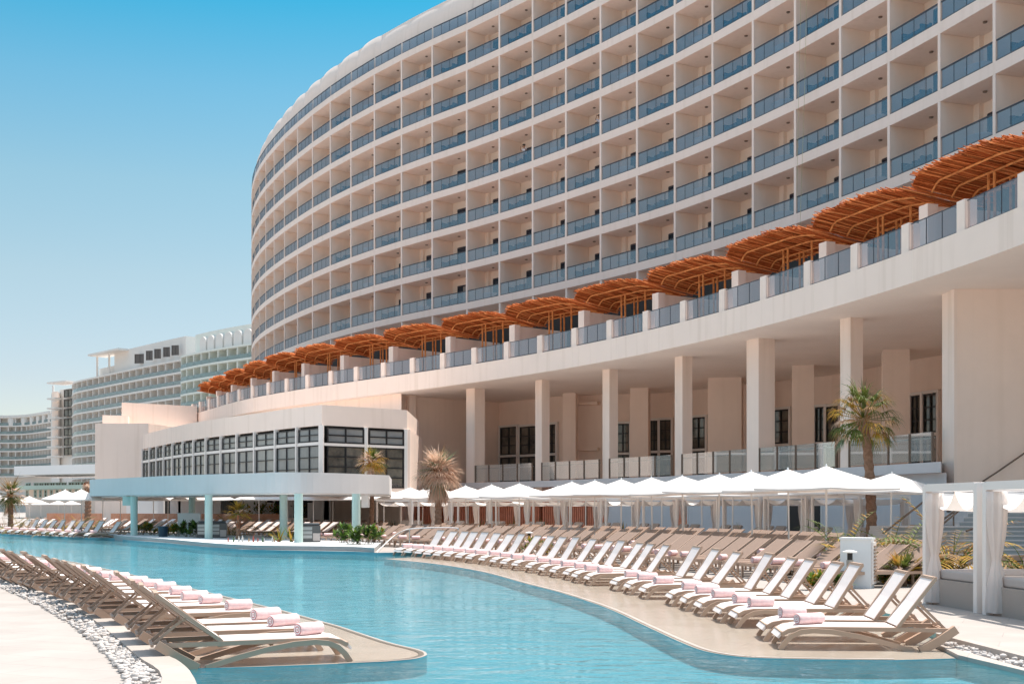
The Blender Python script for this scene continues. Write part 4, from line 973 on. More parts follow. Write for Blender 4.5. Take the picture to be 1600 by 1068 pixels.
def brown_row(path, pitch, label, start=.3, stop=None, ty=.6, xs_lim=(-50, 1350), offd=(16, 34)):
    d = start; i = 0; Lp = length(path)
    while d < (stop or Lp):
        p, t_ = polyline_at(path, d); x_, y_ = px_of(p)
        if xs_lim[0] < x_ < xs_lim[1]:
            i += 1; yw = R(lerp(offd[0], offd[1], d / Lp) + rnd.uniform(-2.5, 2.5))
            has = rnd.random() < ty
            place_lounger(br0, (p.x, p.y, 0), yw, f'{label}, {nth(i)} from the near end', GBR, (f'pink towel on a {label.split("lounger ")[1].replace("in the ", "")} lounger, {nth(i)} from the near end', R(rnd.uniform(10, 60))) if has else None, .35, .3)
        d += pitch * rnd.choice((.86, .9, 1.12))
brown_row(rowA, .98, 'brown sling sun lounger in the front deck row', ty=.8)
brown_row(rowB, .98, 'brown sling sun lounger in the middle deck row', ty=.6, start=.9)
brown_row(rowC, 1.02, 'brown sling sun lounger in the back deck row', ty=.15, start=4.5, xs_lim=(-50, 1240))
# far rows beyond the bar and at the far left
far_feet = [(1.5, 833), (13.5, 834), (26, 834.6), (39, 835.2), (52.5, 836), (66.7, 836.8), (79.5, 837.5), (94.5, 838.5), (110, 839), (134, 840.2)]
for i, (x_, y_) in enumerate(far_feet[::-1]):
    f = G(x_, y_, 0); f.z = 0.0
    place_lounger(whites[i % 3], tuple(f), R(42 + rnd.uniform(-2, 2)), f'white sun lounger across the pool at far left, {nth(i + 1)} from the bar', 'white loungers across the pool at far left', (f'pink towel on the far left white lounger, {nth(i + 1)} from the bar', R(20)))
br1 = thing('pale_sun_lounger', '-', 'sun lounger'); brown_parts(br1); 
for c_ in br1.children:
    if c_.name.split('.')[0] in ('seat', 'backrest'): c_.data = c_.data.copy(); c_.data.materials[0] = M['sling_white']
cnt = 0
for x_ in range(-6, 560, 15):
    for rr__, (yb_, m_) in enumerate(((834, br0), (826.5, br1))):
        xx = x_ + rr__ * 9 + rnd.uniform(-2, 2); yb = yb_ + (xx / 560) * 7.0 - (3.0 if xx < 130 else 0)
        if xx < 150 and rr__ == 0 and yb > 829: yb -= 2
        p = G(xx, yb); m2 = (br1 if (200 < xx < 440 and rnd.random() < .75) or rnd.random() < .3 else br0); cnt += 1
        nm = 'pale' if m2 is br1 else 'brown'
        rowc = 'front' if rr__ == 0 else 'rear'
        o_ = place_lounger(m2, (p.x, p.y, 0), R(40 + rnd.uniform(-3, 3)), f'{nm} sun lounger in the {rowc} row beyond the pool bar, {nth(int((x_ + 6) / 15) + 1)} from left', 'loungers in rows beyond the pool bar', None)
# ------------------------------------------------------------------ umbrellas
def umbrella_parts(root):
    b = MB(); b.tube([(0, 0, 0), (0, 0, 2.72)], .028, 8); b.build('pole', 'pole_paint', root)
    b = MB(); b.tube([(0, 0, 0), (0, 0, .32)], .042, 8); b.build('base_sleeve', 'brown_metal', root)
    b = MB(); hw, ze, za = 1.38, 2.19, 2.80; c = [(-hw, -hw), (hw, -hw), (hw, hw), (-hw, hw)]
    for q in range(4):
        a, e = c[q], c[(q + 1) % 4]; N_ = 6; k = len(b.v)
        for i in range(N_ + 1):      # sagging panel between two ribs
            v = i / N_; za_ = za - (za - ze) * v ** .92
            for j in range(N_ + 1):
                u = j / N_; x_, y_ = lerp(a[0], e[0], u) * v, lerp(a[1], e[1], u) * v; sag = .05 * math.sin(math.pi * u) * v
                pull = 1 - .035 * math.sin(math.pi * u) * v; b.v.append((x_ * pull, y_ * pull, za_ - sag * .6))
        for i in range(N_):
            for j in range(N_): i0 = k + i * (N_ + 1) + j; b.f.append((i0, i0 + N_ + 1, i0 + N_ + 2, i0 + 1)); b.m.append(0)
        k2 = k + N_ * (N_ + 1)
        for j in range(N_):
            p0, p1 = b.v[k2 + j], b.v[k2 + j + 1]; b.quad(p0, (p0[0], p0[1], p0[2] - .05), (p1[0], p1[1], p1[2] - .05), p1)
    b.build('canopy', 'canvas', root, smooth=True)
    b = MB()
    for x_, y_ in c: b.beam((0, 0, 2.72), (x_ * .97, y_ * .97, 2.17), .02, .025)
    for x_, y_ in c: b.beam((0, 0, 2.2), (x_ * .5, y_ * .5, 2.44), .015, .02)
    b.build('ribs', 'pole_paint', root)
    b = MB(); b.lathe([(.03, 0), (.02, .05), (.004, .07)], (0, 0, 2.79), 8); b.build('finial', 'cap_white', root)
u0 = thing('pool_umbrella', '-', 'umbrella'); umbrella_parts(u0); u0['used'] = 0
def place_umb(p, rz, label, group):
    if not u0['used']: u0['used'] = 1; o_ = u0; o_.location = p; o_.rotation_euler = (0, 0, rz); o_['label'] = label; o_['group'] = group
    else: o_ = dup(u0, p, rz + R(rnd.uniform(-5, 5)), label, group); o_.rotation_euler[0] = R(rnd.uniform(-1.2, 1.2)); o_.rotation_euler[1] = R(rnd.uniform(-1.2, 1.2))
front = [(1291, 727.5), (1233, 732.5), (1176, 736), (1122, 740.3), (1068, 743), (1019, 745.5), (970, 748.2), (929, 750.2), (892, 752.2), (811, 755), (769, 756.8), (729, 758.4), (682, 759.8), (641, 761), (600, 762.5), (560, 763.5), (520, 764.5)]
for i, (x_, y_) in enumerate(front):
    Y = F * 1.15 / (YH - y_); place_umb((*at(x_, Y).xy, 0), R(34), f'white square umbrella in the front row over the brown loungers, {nth(i + 1)} from the right', 'white umbrellas over the deck loungers')
back = [(1391, 738.7), (1317, 742.5), (1252, 745.5), (1201, 748), (1144, 750.5), (1097, 752.3), (1034, 754.3), (987, 756), (915, 757.8), (872, 759), (826, 760.2), (780, 761.4), (731, 762.4), (660, 764)]
for i, (x_, y_) in enumerate(back):
    Y = F * 1.15 / (YH - y_); place_umb((*at(x_, Y).xy, 0), R(34), f'white square umbrella in the back row near the cabanas, {nth(i + 1)} from the right', 'white umbrellas over the deck loungers')
farum = [(100.5, 764.7), (127.5, 764), (-8, 770), (20, 776), (46, 774.5), (64, 781), (91, 782), (112, 782), (30, 783), (160, 771.5), (188, 772.5), (240, 772), (262, 771.5), (300, 771), (332, 770.5), (405, 768.5), (450, 767.5), (490, 766.5)]
for i, (x_, y_) in enumerate(farum):
    Y = min(185, F * 1.15 / (YH - y_)) if x_ < 150 or x_ > 500 else lerp(80, 74, (x_ - 150) / 350); place_umb((*at(x_, Y).xy, 0), R(20), f'small white umbrella far behind the pool bar, {nth(sorted(farum).index((x_, y_)) + 1)} from the left', 'distant white umbrellas behind the pool bar')

# ------------------------------------------------------------------ cabanas
def curtain(b, x_, y_, z0, z1, r0, waist, rb, seed, mi=0, zw=.85):
    r_ = random.Random(seed); n_ = 22; k = len(b.v); zs = [z0, lerp(z0, zw, .3), lerp(z0, zw, .65), zw - .05, zw, zw + .05, lerp(zw, z1, .15), lerp(zw, z1, .35), lerp(zw, z1, .6), lerp(zw, z1, .85), z1]
    rs = [rb, rb * .95, lerp(waist, rb, .55), waist * 1.1, waist, waist * 1.15, lerp(waist, r0, .35), lerp(waist, r0, .7), lerp(waist, r0, .95), r0, r0 * .95]; ph_ = r_.uniform(0, 6)
    for z, rr in zip(zs, rs):
        for q in range(n_):
            t_ = 2 * math.pi * q / n_; fl = 1 + .24 * math.sin(7 * t_ + ph_ + z * .8); b.v.append((x_ + rr * fl * math.cos(t_) * 1.2, y_ + rr * fl * math.sin(t_) * .8, z))
    for i in range(len(zs) - 1):
        for q in range(n_): w_ = (q + 1) % n_; b.f.append((k + i * n_ + q, k + i * n_ + w_, k + (i + 1) * n_ + w_, k + (i + 1) * n_ + q)); b.m.append(mi)
    b.f.append(tuple(k + (len(zs) - 1) * n_ + q for q in range(n_))); b.m.append(mi)
def swag(b, x0, x1, y0, y1, z, sag, n=5, mi=0):
    """gathered roof cloth, bellied between cross wires running along y"""
    N_ = n * 6; k = len(b.v)
    for i in range(N_ + 1):
        u = i / N_; zz = z - sag * abs(math.sin(math.pi * u * n)) ** .8
        for v in range(4): b.v.append((lerp(x0, x1, u), lerp(y0, y1, v / 3), zz - .04 * math.sin(math.pi * v / 3)))
    for i in range(N_):
        for v in range(3): i0 = k + i * 4 + v; b.f.append((i0, i0 + 4, i0 + 5, i0 + 1)); b.m.append(mi)
def cabana(label, loc, rz, W, D, HH, group, big, seed, cur=(1, 1, 1, 1), pw=.09):
    """local: x along the front, y depth (front at y=0)"""
    r_ = thing('cabana', label, 'cabana', loc, rz, group)
    for x_ in (0, W):
        for y_ in (0, D): b = MB(); b.box((x_, y_, HH / 2), pw, pw, HH); b.build('post', 'frame_paint', r_)
    b = MB()
    for y_ in (0, D): b.box((W / 2, y_, HH - .05), W - pw - .002, pw * .98, .10 if not big else .13)
    for x_ in (0, W): b.box((x_, D / 2, HH - .05), pw * .98, D - pw - .002, .10 if not big else .13)
    b.build('top_frame', 'frame_paint', r_)
    b = MB(); swag(b, .06, W - .06, .05, D - .05, HH - .13, .30 if big else .22, 2 if big else 2); b.build('roof_cloth', 'canvas', r_, smooth=True)
    q = 0
    for x_ in (0, W):
        for y_ in (0, D):
            if cur[q]:
                b = MB(); sx = .15 if x_ == 0 else -.15; curtain(b, x_ + sx, y_ + (.06 if y_ == 0 else -.06), .04, HH - .14, .15, .065, .17, seed * 7 + q); b.build('curtain', 'curtain', r_, smooth=True)
            q += 1
    if big:
        b = MB(); b.box((W / 2, D / 2, .22), W - .14, D - .1, .44); b.build('daybed_base', 'wicker', r_)
        b = MB(); b.box((W / 2 + .0, D / 2 + .02, .52), W - .2, D - .16, .16); me_ = b.build('mattress', 'cushion', r_)
        bv = me_.modifiers.new('bevel', 'BEVEL'); bv.width = .04; bv.segments = 3
        b = MB(); b.box((W / 2, D - .25, .72), W - .3, .25, .25); me_ = b.build('bolster', 'cushion', r_); bv = me_.modifiers.new('bevel', 'BEVEL'); bv.width = .08; bv.segments = 3
    else:
        b = MB(); b.box((W / 2, D / 2, .05), W - .1, D, .1); b.build('platform', 'frame_paint', r_)
        for s_ in (-.5, .5):
            b = MB(); xx = W / 2 + s_ * .9; b.box((xx, .75, .3), .65, 1.2, .12); b.ribbon([(xx, 1.3, .33), (xx, 1.75, .85)], .65, .1, side=(1, 0, 0)); b.build('lounge_chair', 'cushion', r_)
    return r_
# two daybed cabanas at the right edge
pA, pB = at(1449, 21.0), at(1529, 19.15)
d = (pA - pB).normalized()
rzc = math.atan2(-d.y, -d.x)
HC = zat(754, 19.15)
cabana('white daybed cabana with tied curtains behind the nearest white loungers', (pA.x, pA.y, 0), rzc, (pA - pB).length, 2.0, HC, 'white daybed cabanas at the right edge', True, 3, cur=(1, 1, 0, 0), pw=.12)
pC = pB - d * .30
cabana('white daybed cabana cut off by the right edge of the photo', (pC.x, pC.y, 0), rzc, 2.2, 2.0, HC, 'white daybed cabanas at the right edge', True, 4, cur=(1, 1, 0, 0), pw=.12)
# row of cabanas along the terrace wall
cline = [Vector((12.75, 44.6, 0)), Vector((11.0, 48.6, 0)), Vector((8.9, 53.5, 0)), Vector((6.3, 58.5, 0)), Vector((3.2, 63.6, 0)), Vector((-.6, 68.4, 0)), Vector((-5.2, 72.6, 0)), Vector((-9.5, 75, 0))]
cline = smooth_path(cline, 5); d_ = 0; i = 0
while d_ + 3 < length(cline):
    a, t_ = polyline_at(cline, d_); i += 1
    cabana(f'white curtained cabana along the terrace wall, {nth(i)} from the right', (a.x, a.y, 0), math.atan2(t_.y, t_.x), 2.75, 2.3, 2.12, 'white cabanas along the terrace wall', False, 20 + i, cur=(1, 1, 0, i % 2)); d_ += 3.15
    ob = [o_ for o_ in col.objects if o_.name.startswith('cabana')][-1]
# local y must point away from the pool for that row
for o_ in [q for q in col.objects if q.name.startswith('cabana') and q.get('group') == 'white cabanas along the terrace wall']:
    o_.scale = (1, -1, 1)

# ------------------------------------------------------------------ plants
def blade(b, p, d, L_, w_, droop, mi, n_=3, up=Vector((0, 0, 1))):
    """narrow tapering leaf from p along d, drooping"""
    d = Vector(d).normalized(); s_ = d.cross(up)
    if s_.length < .05: s_ = Vector((1, 0, 0))
    s_.normalize(); pts = []; q = Vector(p); dd = d.copy()
    for i in range(n_ + 1):
        pts.append(q.copy()); q = q + dd * L_ / n_; dd = (dd + Vector((0, 0, -droop / n_))).normalized()
    for i in range(n_):
        w0, w1 = w_ * (1 - (i / n_) ** 1.5) * (.6 if i == 0 else 1), w_ * (1 - ((i + 1) / n_) ** 1.5)
        a, c = pts[i], pts[i + 1]; b.quad(a - s_ * w0, a + s_ * w0, c + s_ * w1, c - s_ * w1, mi)
    return pts
def fan_frond(b, o, d, r_, pl, fl, mi, ns=15, droop=.5, spread=2.3):
    """petiole then a fan of narrow segments"""
    d = Vector(d).normalized(); tip_ = Vector(o) + d * pl + Vector((0, 0, -.05 * pl)); s_ = d.cross(Vector((0, 0, 1)))
    if s_.length < .05: s_ = Vector((1, 0, 0))
    s_.normalize(); b.beam(o, tip_, .02, .02, mi)
    for q in range(ns):
        a = (q / (ns - 1) - .5) * spread; dd = d * math.cos(a) + s_ * math.sin(a) + Vector((0, 0, r_.uniform(-.12, .12)))
        blade(b, tip_, dd, fl * (1 - .25 * abs(a) / 1.2) * r_.uniform(.85, 1.1), .022 + .008 * r_.random(), droop * r_.uniform(.6, 1.5), mi, 3)
def fan_palm(label, loc, th, tr, crown, seed, group=None, weights=(.5, .15, .25, .1), nfr=34, pl=.55, fl=.75, droop=.8, elev=(-.9, 1.25), skirt=0, lean=0, name='fan_palm', boots=True, spear=True):
    r_ = random.Random(seed); root = thing(name, label, 'palm', loc, 0, group)
    b = MB(); N_ = 26; pts = []; rs = []
    for i in range(N_ + 1):
        v = i / N_; pts.append((.12 * math.sin(v * 2.2) * th * .1 + lean * v * v, 0, th * v)); rs.append(tr * (1.15 - .3 * v) * (1 + (.12 if i % 2 else -.06)))
    b.tube(pts, rs, 9, 0)
    if boots:
        for q in range(34):
            t_ = r_.uniform(0, 6.28); z = th - r_.uniform(0, .75); blade(b, (lean * .9 + math.cos(t_) * tr * .8, math.sin(t_) * tr * .8, z), (math.cos(t_) * .6, math.sin(t_) * .6, 1.0), .30, .045, -.1, 1, 2)
    b.build('trunk', ['bark', 'bark_red'], root)
    b = MB(); o = Vector((pts[-1][0], 0, th))
    for q in range(nfr):
        t_ = q * 2.39996 + r_.uniform(-.3, .3); e = lerp(elev[1], elev[0], (q / nfr) ** .8) + r_.uniform(-.1, .1); d = Vector((math.cos(t_) * math.cos(e), math.sin(t_) * math.cos(e), math.sin(e)))
        x = r_.random(); acc = 0; mi = 0
        for mi, w_ in enumerate(weights):
            acc += w_
            if x < acc: break
        fan_frond(b, o, d, r_, pl * r_.uniform(.8, 1.15), fl * r_.uniform(.85, 1.15), mi, 15, droop * (1.3 if e < 0 else .9))
    for q in range(skirt):
        t_ = r_.uniform(0, 6.28); z = th - r_.uniform(.1, .5); d = Vector((math.cos(t_) * .4, math.sin(t_) * .4, -1)); fan_frond(b, (lean, 0, z), d, r_, .3, fl * 1.1, 2, 11, .6, 1.2)
    if spear:
        for q in range(7): blade(b, o, (r_.uniform(-.12, .12), r_.uniform(-.12, .12), 1), crown * r_.uniform(.8, 1.1), .05, 0, 0, 3)
    b.build('crown', ['frond_green', 'frond_pale', 'frond_dry', 'frond_brown', 'frond_yellow'], root); return root
def feather_plant(label, loc, seed, size, nfr=14, mats=('frond_green', 'frond_yellow', 'frond_brown'), group=None, name='small_palm', stems=True, weights=(.45, .35, .2), lean=None):
    r_ = random.Random(seed); root = thing(name, label, 'plant', loc, 0, group); b = MB(); st = MB()
    for q in range(nfr):
        t_ = q * 2.4 + r_.uniform(-.4, .4); e = r_.uniform(.45, 1.35); d = Vector((math.cos(t_) * math.cos(e), math.sin(t_) * math.cos(e), math.sin(e)));
        if lean: d = (d + Vector(lean) * .5).normalized()
        L_ = size * r_.uniform(.7, 1.1); pts = []; p = Vector((r_.uniform(-.08, .08), r_.uniform(-.08, .08), 0)); dd = d.copy(); N_ = 9
        x = r_.random(); mi = 0 if x < weights[0] else (1 if x < weights[0] + weights[1] else 2)
        for i in range(N_ + 1): pts.append(p.copy()); p = p + dd * L_ / N_; dd = (dd + Vector((0, 0, -.16))).normalized()
        st.tube(pts, [.012 * (1 - i / (N_ + 1)) + .003 for i in range(N_ + 1)], 4, 0, cap=False)
        for i in range(2, N_ + 1):
            tdir = (pts[i] - pts[i - 1]).normalized(); s_ = tdir.cross(Vector((0, 0, 1)));
            if s_.length < .05: s_ = Vector((1, 0, 0))
            s_.normalize()
            for sg in (-1, 1):
                for h_ in (0, .5):
                    o = lerp(pts[i - 1], pts[i], h_); blade(b, o, s_ * sg * .9 + tdir * .6 + Vector((0, 0, -.15)), size * .24 * (1 - .45 * abs(i / N_ - .5)), .011 * (1 + size), .6, mi if r_.random() > .15 else 2, 2)
    b.build('fronds', list(mats), root); st.build('stems', 'leaf_green', root); return root
def leafy(label, loc, seed, rad, hgt, n_, mats, group=None, name='leafy_shrub', cat='plant', lw=.05):
    r_ = random.Random(seed); b = MB(); st = MB(); root = thing(name, label, cat, loc, 0, group)
    cl_ = [(r_.uniform(-rad, rad) * .8, r_.uniform(-rad, rad) * .5, r_.uniform(.2, 1) * hgt) for _ in range(max(4, n_ // 30))]
    for c in cl_: st.tube([(c[0] * .3, c[1] * .3, 0), (c[0] * .7, c[1] * .7, c[2] * .6), c], .01, 4, 0, cap=False)
    for _ in range(n_):
        c = r_.choice(cl_); t_ = r_.uniform(0, 6.28); e = r_.uniform(-.3, 1.3); d = Vector((math.cos(t_) * math.cos(e), math.sin(t_) * math.cos(e), math.sin(e))); p = Vector(c) + d * r_.uniform(0, rad * .3)
        p.z = max(p.z, .02); blade(b, p, d, lw * r_.uniform(2, 3.4), lw * r_.uniform(.6, 1), .5, r_.randrange(len(mats)), 2)
    b.build('leaves', list(mats), root); st.build('stems', 'bark', root); return root
def spiky(label, loc, seed, size, n_, mats, group=None):
    r_ = random.Random(seed); b = MB(); root = thing('agave_plant', label, 'plant', loc, 0, group)
    for _ in range(n_):
        t_ = r_.uniform(0, 6.28); e = r_.uniform(.3, 1.45); d = Vector((math.cos(t_) * math.cos(e), math.sin(t_) * math.cos(e), math.sin(e))); blade(b, (r_.uniform(-.05, .05), r_.uniform(-.05, .05), 0), d, size * r_.uniform(.7, 1.1), size * .045, .35, r_.randrange(len(mats)), 4)
    b.build('blades', list(mats), root); b = MB(); b.lathe([(size * .1, 0), (size * .05, size * .1)], (0, 0, 0), 8); b.build('root_crown', 'leaf_dark', root); return root
# tall palm before the portico
Yp = 43.5; p = at(1361, Yp); th = zat(655, Yp)
fan_palm('tall fan palm with a slim trunk rising through the umbrellas before the portico', p, th, .17, 1.5, 4, weights=(.52, .05, .15, .10, .18), nfr=52, pl=.85, fl=.85, droop=2.2, elev=(-.75, 1.5), lean=-.32)
Yp = 60; p = at(684, Yp); fan_palm('silvery fan palm with dry pinkish fronds beside the pavilion end', p, zat(736, Yp), .16, .85, 9, weights=(.04, .26, .68, .02), nfr=72, pl=.5, fl=1.12, droop=.8, elev=(-.8, 1.25), skirt=46)
Yp = 66.5; p = at(580, Yp); fan_palm('small green and dry palm above the end of the bar canopy', p, zat(722, Yp), .12, .3, 12, weights=(.25, .05, .35, .05, .30), nfr=40, pl=.35, fl=.8, droop=1.1, elev=(-.7, 1.3), skirt=4, spear=False)
Yp = 82; p = at(16, Yp); fan_palm('dry fan palm among umbrellas at the left edge', p, zat(772, Yp), .16, .5, 15, weights=(.25, .05, .50, .2), nfr=44, pl=.55, fl=1.05, droop=.7, elev=(-.9, 1.2), skirt=8)
Yp = 88; p = at(136.5, Yp); fan_palm('thin palm trunk left of the bar canopy', p, zat(752, Yp), .22, .3, 18, weights=(.2, .0, .4, .4), nfr=8, pl=.3, fl=.5, droop=1.8, elev=(-1.3, -.2), spear=False)
# low palms and shrubs on the right
feather_plant('low palm with orange tipped fronds behind the white kiosk', at(1318, 29.5), 21, 2.0, 20, ('frond_yellow', 'frond_brown', 'frond_green'))
feather_plant('orange brown drooping palm just right of the white kiosk', at(1388, 28), 22, 1.75, 18, ('frond_brown', 'frond_yellow', 'frond_green'))
feather_plant('green and rust palm behind the first cabana post', at(1412, 29), 23, 1.8, 20, ('frond_green', 'frond_yellow', 'frond_brown'))
feather_plant('large drooping palm seen between the cabana curtains', at(1488, 26.5), 24, 2.1, 26, ('frond_green', 'frond_yellow', 'frond_brown'), weights=(.4, .3, .3))
feather_plant('pale yellow palm at the far right beyond the cabanas', at(1606, 29), 25, 1.8, 14, ('frond_yellow', 'frond_green', 'frond_brown'))
fan_palm('little bright green fan palm in the planting bed', at(1412, 25.6), .25, .06, .3, 26, weights=(.3, .0, .05, .0, .65), nfr=14, pl=.25, fl=.38, droop=.5, elev=(.1, 1.3), boots=False, name='dwarf_palm')
leafy('low green ground cover along the planting bed right of the kiosk', at(1404, 26.6), 31, .55, .18, 900, ('leaf_green', 'leaf_dark', 'frond_yellow'), name='ground_cover')
leafy('small leafy shrub at the foot of the white kiosk', at(1283, 24.6), 32, .38, .26, 420, ('leaf_green', 'frond_yellow'), lw=.045)
leafy('small green shrub peeping out under the lounger back', at(1312, 24.3), 33, .25, .2, 220, ('leaf_green', 'leaf_dark'), lw=.045)
leafy('low shrub in the gap among the white loungers', at(840, 41), 34, .6, .5, 260, ('leaf_green', 'frond_yellow'), lw=.07)
feather_plant('young palm standing between two cabana curtains', at(1160, 50), 35, 1.3, 14, ('frond_green', 'frond_yellow', 'frond_brown'))
for i, x_ in enumerate((968, 935, 890, 842, 795, 742, 700, 655, 612)):
    Y = F * (E - 0) / (838 - YH + (x_ - 600) * .028) * .96 + 14
    spiky(f'green spiky agave before the red slat screens, {nth(i + 1)} from the right', at(x_ + 6, Y), 50 + i, 1.15, 20, ('leaf_green', 'frond_yellow', 'leaf_dark'), 'agaves before the red screens')
# plants of the bar island and beyond
zi = .17; barx = sorted((262, 276, 294, 308, 222, 238, 372, 455, 436, 535, 548, 565, 578, 586))
for i, (x_, y_, kind) in enumerate(((262, 835, 'l'), (276, 836, 'l'), (294, 837, 'd'), (308, 838, 'd'), (222, 834, 'l'), (238, 834, 'l'), (372, 841, 'p'), (455, 845, 's'), (436, 845, 's'), (535, 846, 'd'), (548, 848, 'd'), (565, 849, 'd'), (578, 848, 'd'), (586, 846, 'l'))):
    Y = F * (E - zi) / (y_ - YH + 1.0); p = at(x_, Y, zi); side = nth(barx.index(x_) + 1) + ' planting from the left'
    if kind == 'l': leafy(f'yellow green low shrub on the pool bar edge, {side}', p, 60 + i, .5, .5, 260, ('leaf_green', 'frond_yellow'), lw=.07)
    elif kind == 'd': leafy(f'dark glossy broadleaf shrub on the pool bar edge, {side}', p, 60 + i, .5, .6, 220, ('leaf_dark', 'leaf_green'), lw=.09)
    elif kind == 's': spiky(f'spiky yellow green plant beside an aqua column, {side}', p, 60 + i, .8, 22, ('frond_yellow', 'leaf_green'))
    else: fan_palm('young yellow green palm on the pool bar between the columns', p, 1.2, .09, .3, 77, weights=(.2, 0, .2, 0, .6), nfr=22, pl=.3, fl=.55, droop=1.0, elev=(-.3, 1.3))
feather_plant('dry reddish palm before the dark pavilion openings', at(362, 66), 81, 1.9, 14, ('frond_dry', 'frond_yellow', 'frond_brown'))
feather_plant('yellow palm beside the second aqua column', at(447, 62), 82, 1.7, 14, ('frond_yellow', 'frond_green', 'frond_brown'))
for i, (x_, Y, s_) in enumerate(((8, 80, 1.6), (30, 78, 1.5), (44, 77, 1.3), (60, 80, 1.5), (78, 72, 1.0), (100, 86, 1.5), (122, 84, 1.6), (147, 82, 1.4))):
    feather_plant(f'orange and green low palm among far umbrellas, {nth(i + 1)} from the left edge', at(x_, Y), 90 + i, s_, 11, ('frond_green', 'frond_yellow', 'frond_brown'), 'low palms at far left', weights=(.4, .3, .3))
leafy('row of green plants in the pavilion window sill', at(430, 95.2, .9), 110, 2.6, .6, 800, ('leaf_green', 'leaf_dark', 'frond_yellow'), lw=.10, name='sill_plants')

# ------------------------------------------------------------------ kiosk, bollards, handrail, stairs, rope
p = at(1341, 25.2); ks = thing('white_kiosk', 'white slim cabinet with a louvred side standing behind the white loungers', 'cabinet', p, R(-26))
b = MB(); b.box((-.02, 0, .5), .62, .40, 1.0); me_ = b.build('body', 'cap_white', ks); b = MB(); b.box((-.02, 0, 1.02), .66, .44, .04); b.build('lid', 'cap_white', ks)
b = MB(); b.box((.315, 0, .52), .04, .36, .86); b.build('louvre_frame', 'frame_paint', ks); b = MB()
for q in range(11): b.box((.345, 0, .16 + q * .07), .03, .28, .028)
b.build('louvres', 'taupe_dark', ks)
def bollard(label, p, hgt):
    r_ = thing('bollard_light', label, 'bollard light', p, 0, 'small bollard lights on the deck'); b = MB(); b.lathe([(.07, 0), (.07, hgt * .75)], (0, 0, 0), 12); b.build('post', 'chrome_grey', r_)
    b = MB(); b.lathe([(.055, hgt * .75), (.055, hgt * .93)], (0, 0, 0), 12); b.build('lens', 'dark_frame', r_); b = MB(); b.lathe([(.14, hgt * .93), (.15, hgt * .96), (.05, hgt)], (0, 0, 0), 14); b.build('cap', 'cap_white', r_)
bollard('bollard light with a flat white cap in front of the white kiosk', at(1328, 24.6), .80)
bollard('bollard light with a white cap in the planting beside the cabana', at(1459, 26), .75)
bollard('bollard light standing among the brown loungers', at(827, 43.5), .8)
hr = thing('pool_handrail', 'curved steel handrail stepping out of the water beside the far loungers', 'handrail', G(586, 866, WZ))
a = G(586, 866, WZ); b = MB(); pts = [a + Vector((0, 0, -.2)), a, at(612, 46.5, zat(840, 46.5)), at(630, 47.3, zat(829, 47.3)), at(645, 47.6, zat(825.5, 47.6)), at(680, 48, zat(824, 48)), at(712, 48.2, zat(824.5, 48.2)), at(716, 48.2, zat(829, 48.2)), at(717, 48.2, 0)]
b.tube(smooth_path(pts, 4), .024, 8); b.build('rail', 'steel', hr, world=True); b = MB(); q = at(640, 47.5, 0); b.tube([q, Vector((q.x, q.y, zat(826, 47.5)))], .022, 8); b.build('rail_post', 'steel', hr, world=True)
stp = thing('stone_staircase', 'pale stone steps rising to the terrace behind the right cabanas', 'staircase', at(1500, 41))
mat('stair_stone', (.66, .62, .60), .85, .2, noise=.08, nscale=1.5, bump=.2)
xL = 12.6; Y0 = 39.6
for q in range(7):
    b = MB(); z1 = .145 * (q + 1); y0 = Y0 + q * .36; b.box((xL + .12 * q * 0 + 5, (y0 + 43.6) / 2, z1 - .0725), 10 - .05 * q, 43.6 - y0, .145); b.box((xL + 5, y0 - .02, z1 - .02), 10.02 - .05 * q, .05, .045); b.box((xL + 5, y0 - .003, z1 - .094), 10.0 - .05 * q, .02, .10, mi=1); b.build('step', ['stair_stone', 'tile_riser_shade'], stp, world=True)  # darker riser panel, its shade put into the colour
for q in range(9):
    b = MB(); z0 = 1.015 + .155 * q; y0 = 43.2 + q * .34; b.box((15.9 + .28 * q + 4, (y0 + 46.5) / 2, z0 + .0775), 8, 46.5 - y0, .155); b.box((15.9 + .28 * q + 4, y0 - .003, z0 + .06), 8, .02, .11, mi=1); b.build('step', ['stair_stone', 'tile_riser_shade'], stp, world=True)  # upper flight risers darkened in colour to read as shaded
def rail(pts, posts_=()):
    b = MB(); b.tube(pts, .035, 6); [b.tube([q, (q[0], q[1], z_)], .03, 6) for q, z_ in posts_]; b.build('handrail', 'brown_metal', stp, world=True)
def px3(x_, y_, Y): return at(x_, Y, zat(y_, Y))
rail([px3(1380, 832, 39.8), px3(1386, 828, 40), px3(1446, 781, 42.6), px3(1490, 779, 42.8)], [(px3(1490, 779, 42.8), 1.0)])
rail([px3(1452, 828, 40), px3(1462, 820, 40.2), px3(1506, 787, 42.6)]); rail([px3(1456, 832, 39.6), px3(1512, 786, 42.4)])
rail([px3(1510, 829, 39.8), px3(1562, 811, 41), px3(1588, 790, 42.5)], [(px3(1572, 803, 42), 1.0)])
rail([px3(1535, 752, 46.3), px3(1558, 737, 46.3), px3(1600, 708, 46.3), px3(1640, 681, 46.3)])
p = at(1597, 33); wb = thing('wooden_crate', 'low brown wooden box at the right edge before the steps', 'crate', p, R(5)); b = MB(); b.box((0, 0, .14), 1.1, .6, .13); b.box((0, 0, .3), 1.1, .6, .13); b.build('planks', 'taupe_dark', wb); b = MB(); b.box((0, 0, .2), 1.0, .5, .3); b.build('core', 'dark_frame', wb)
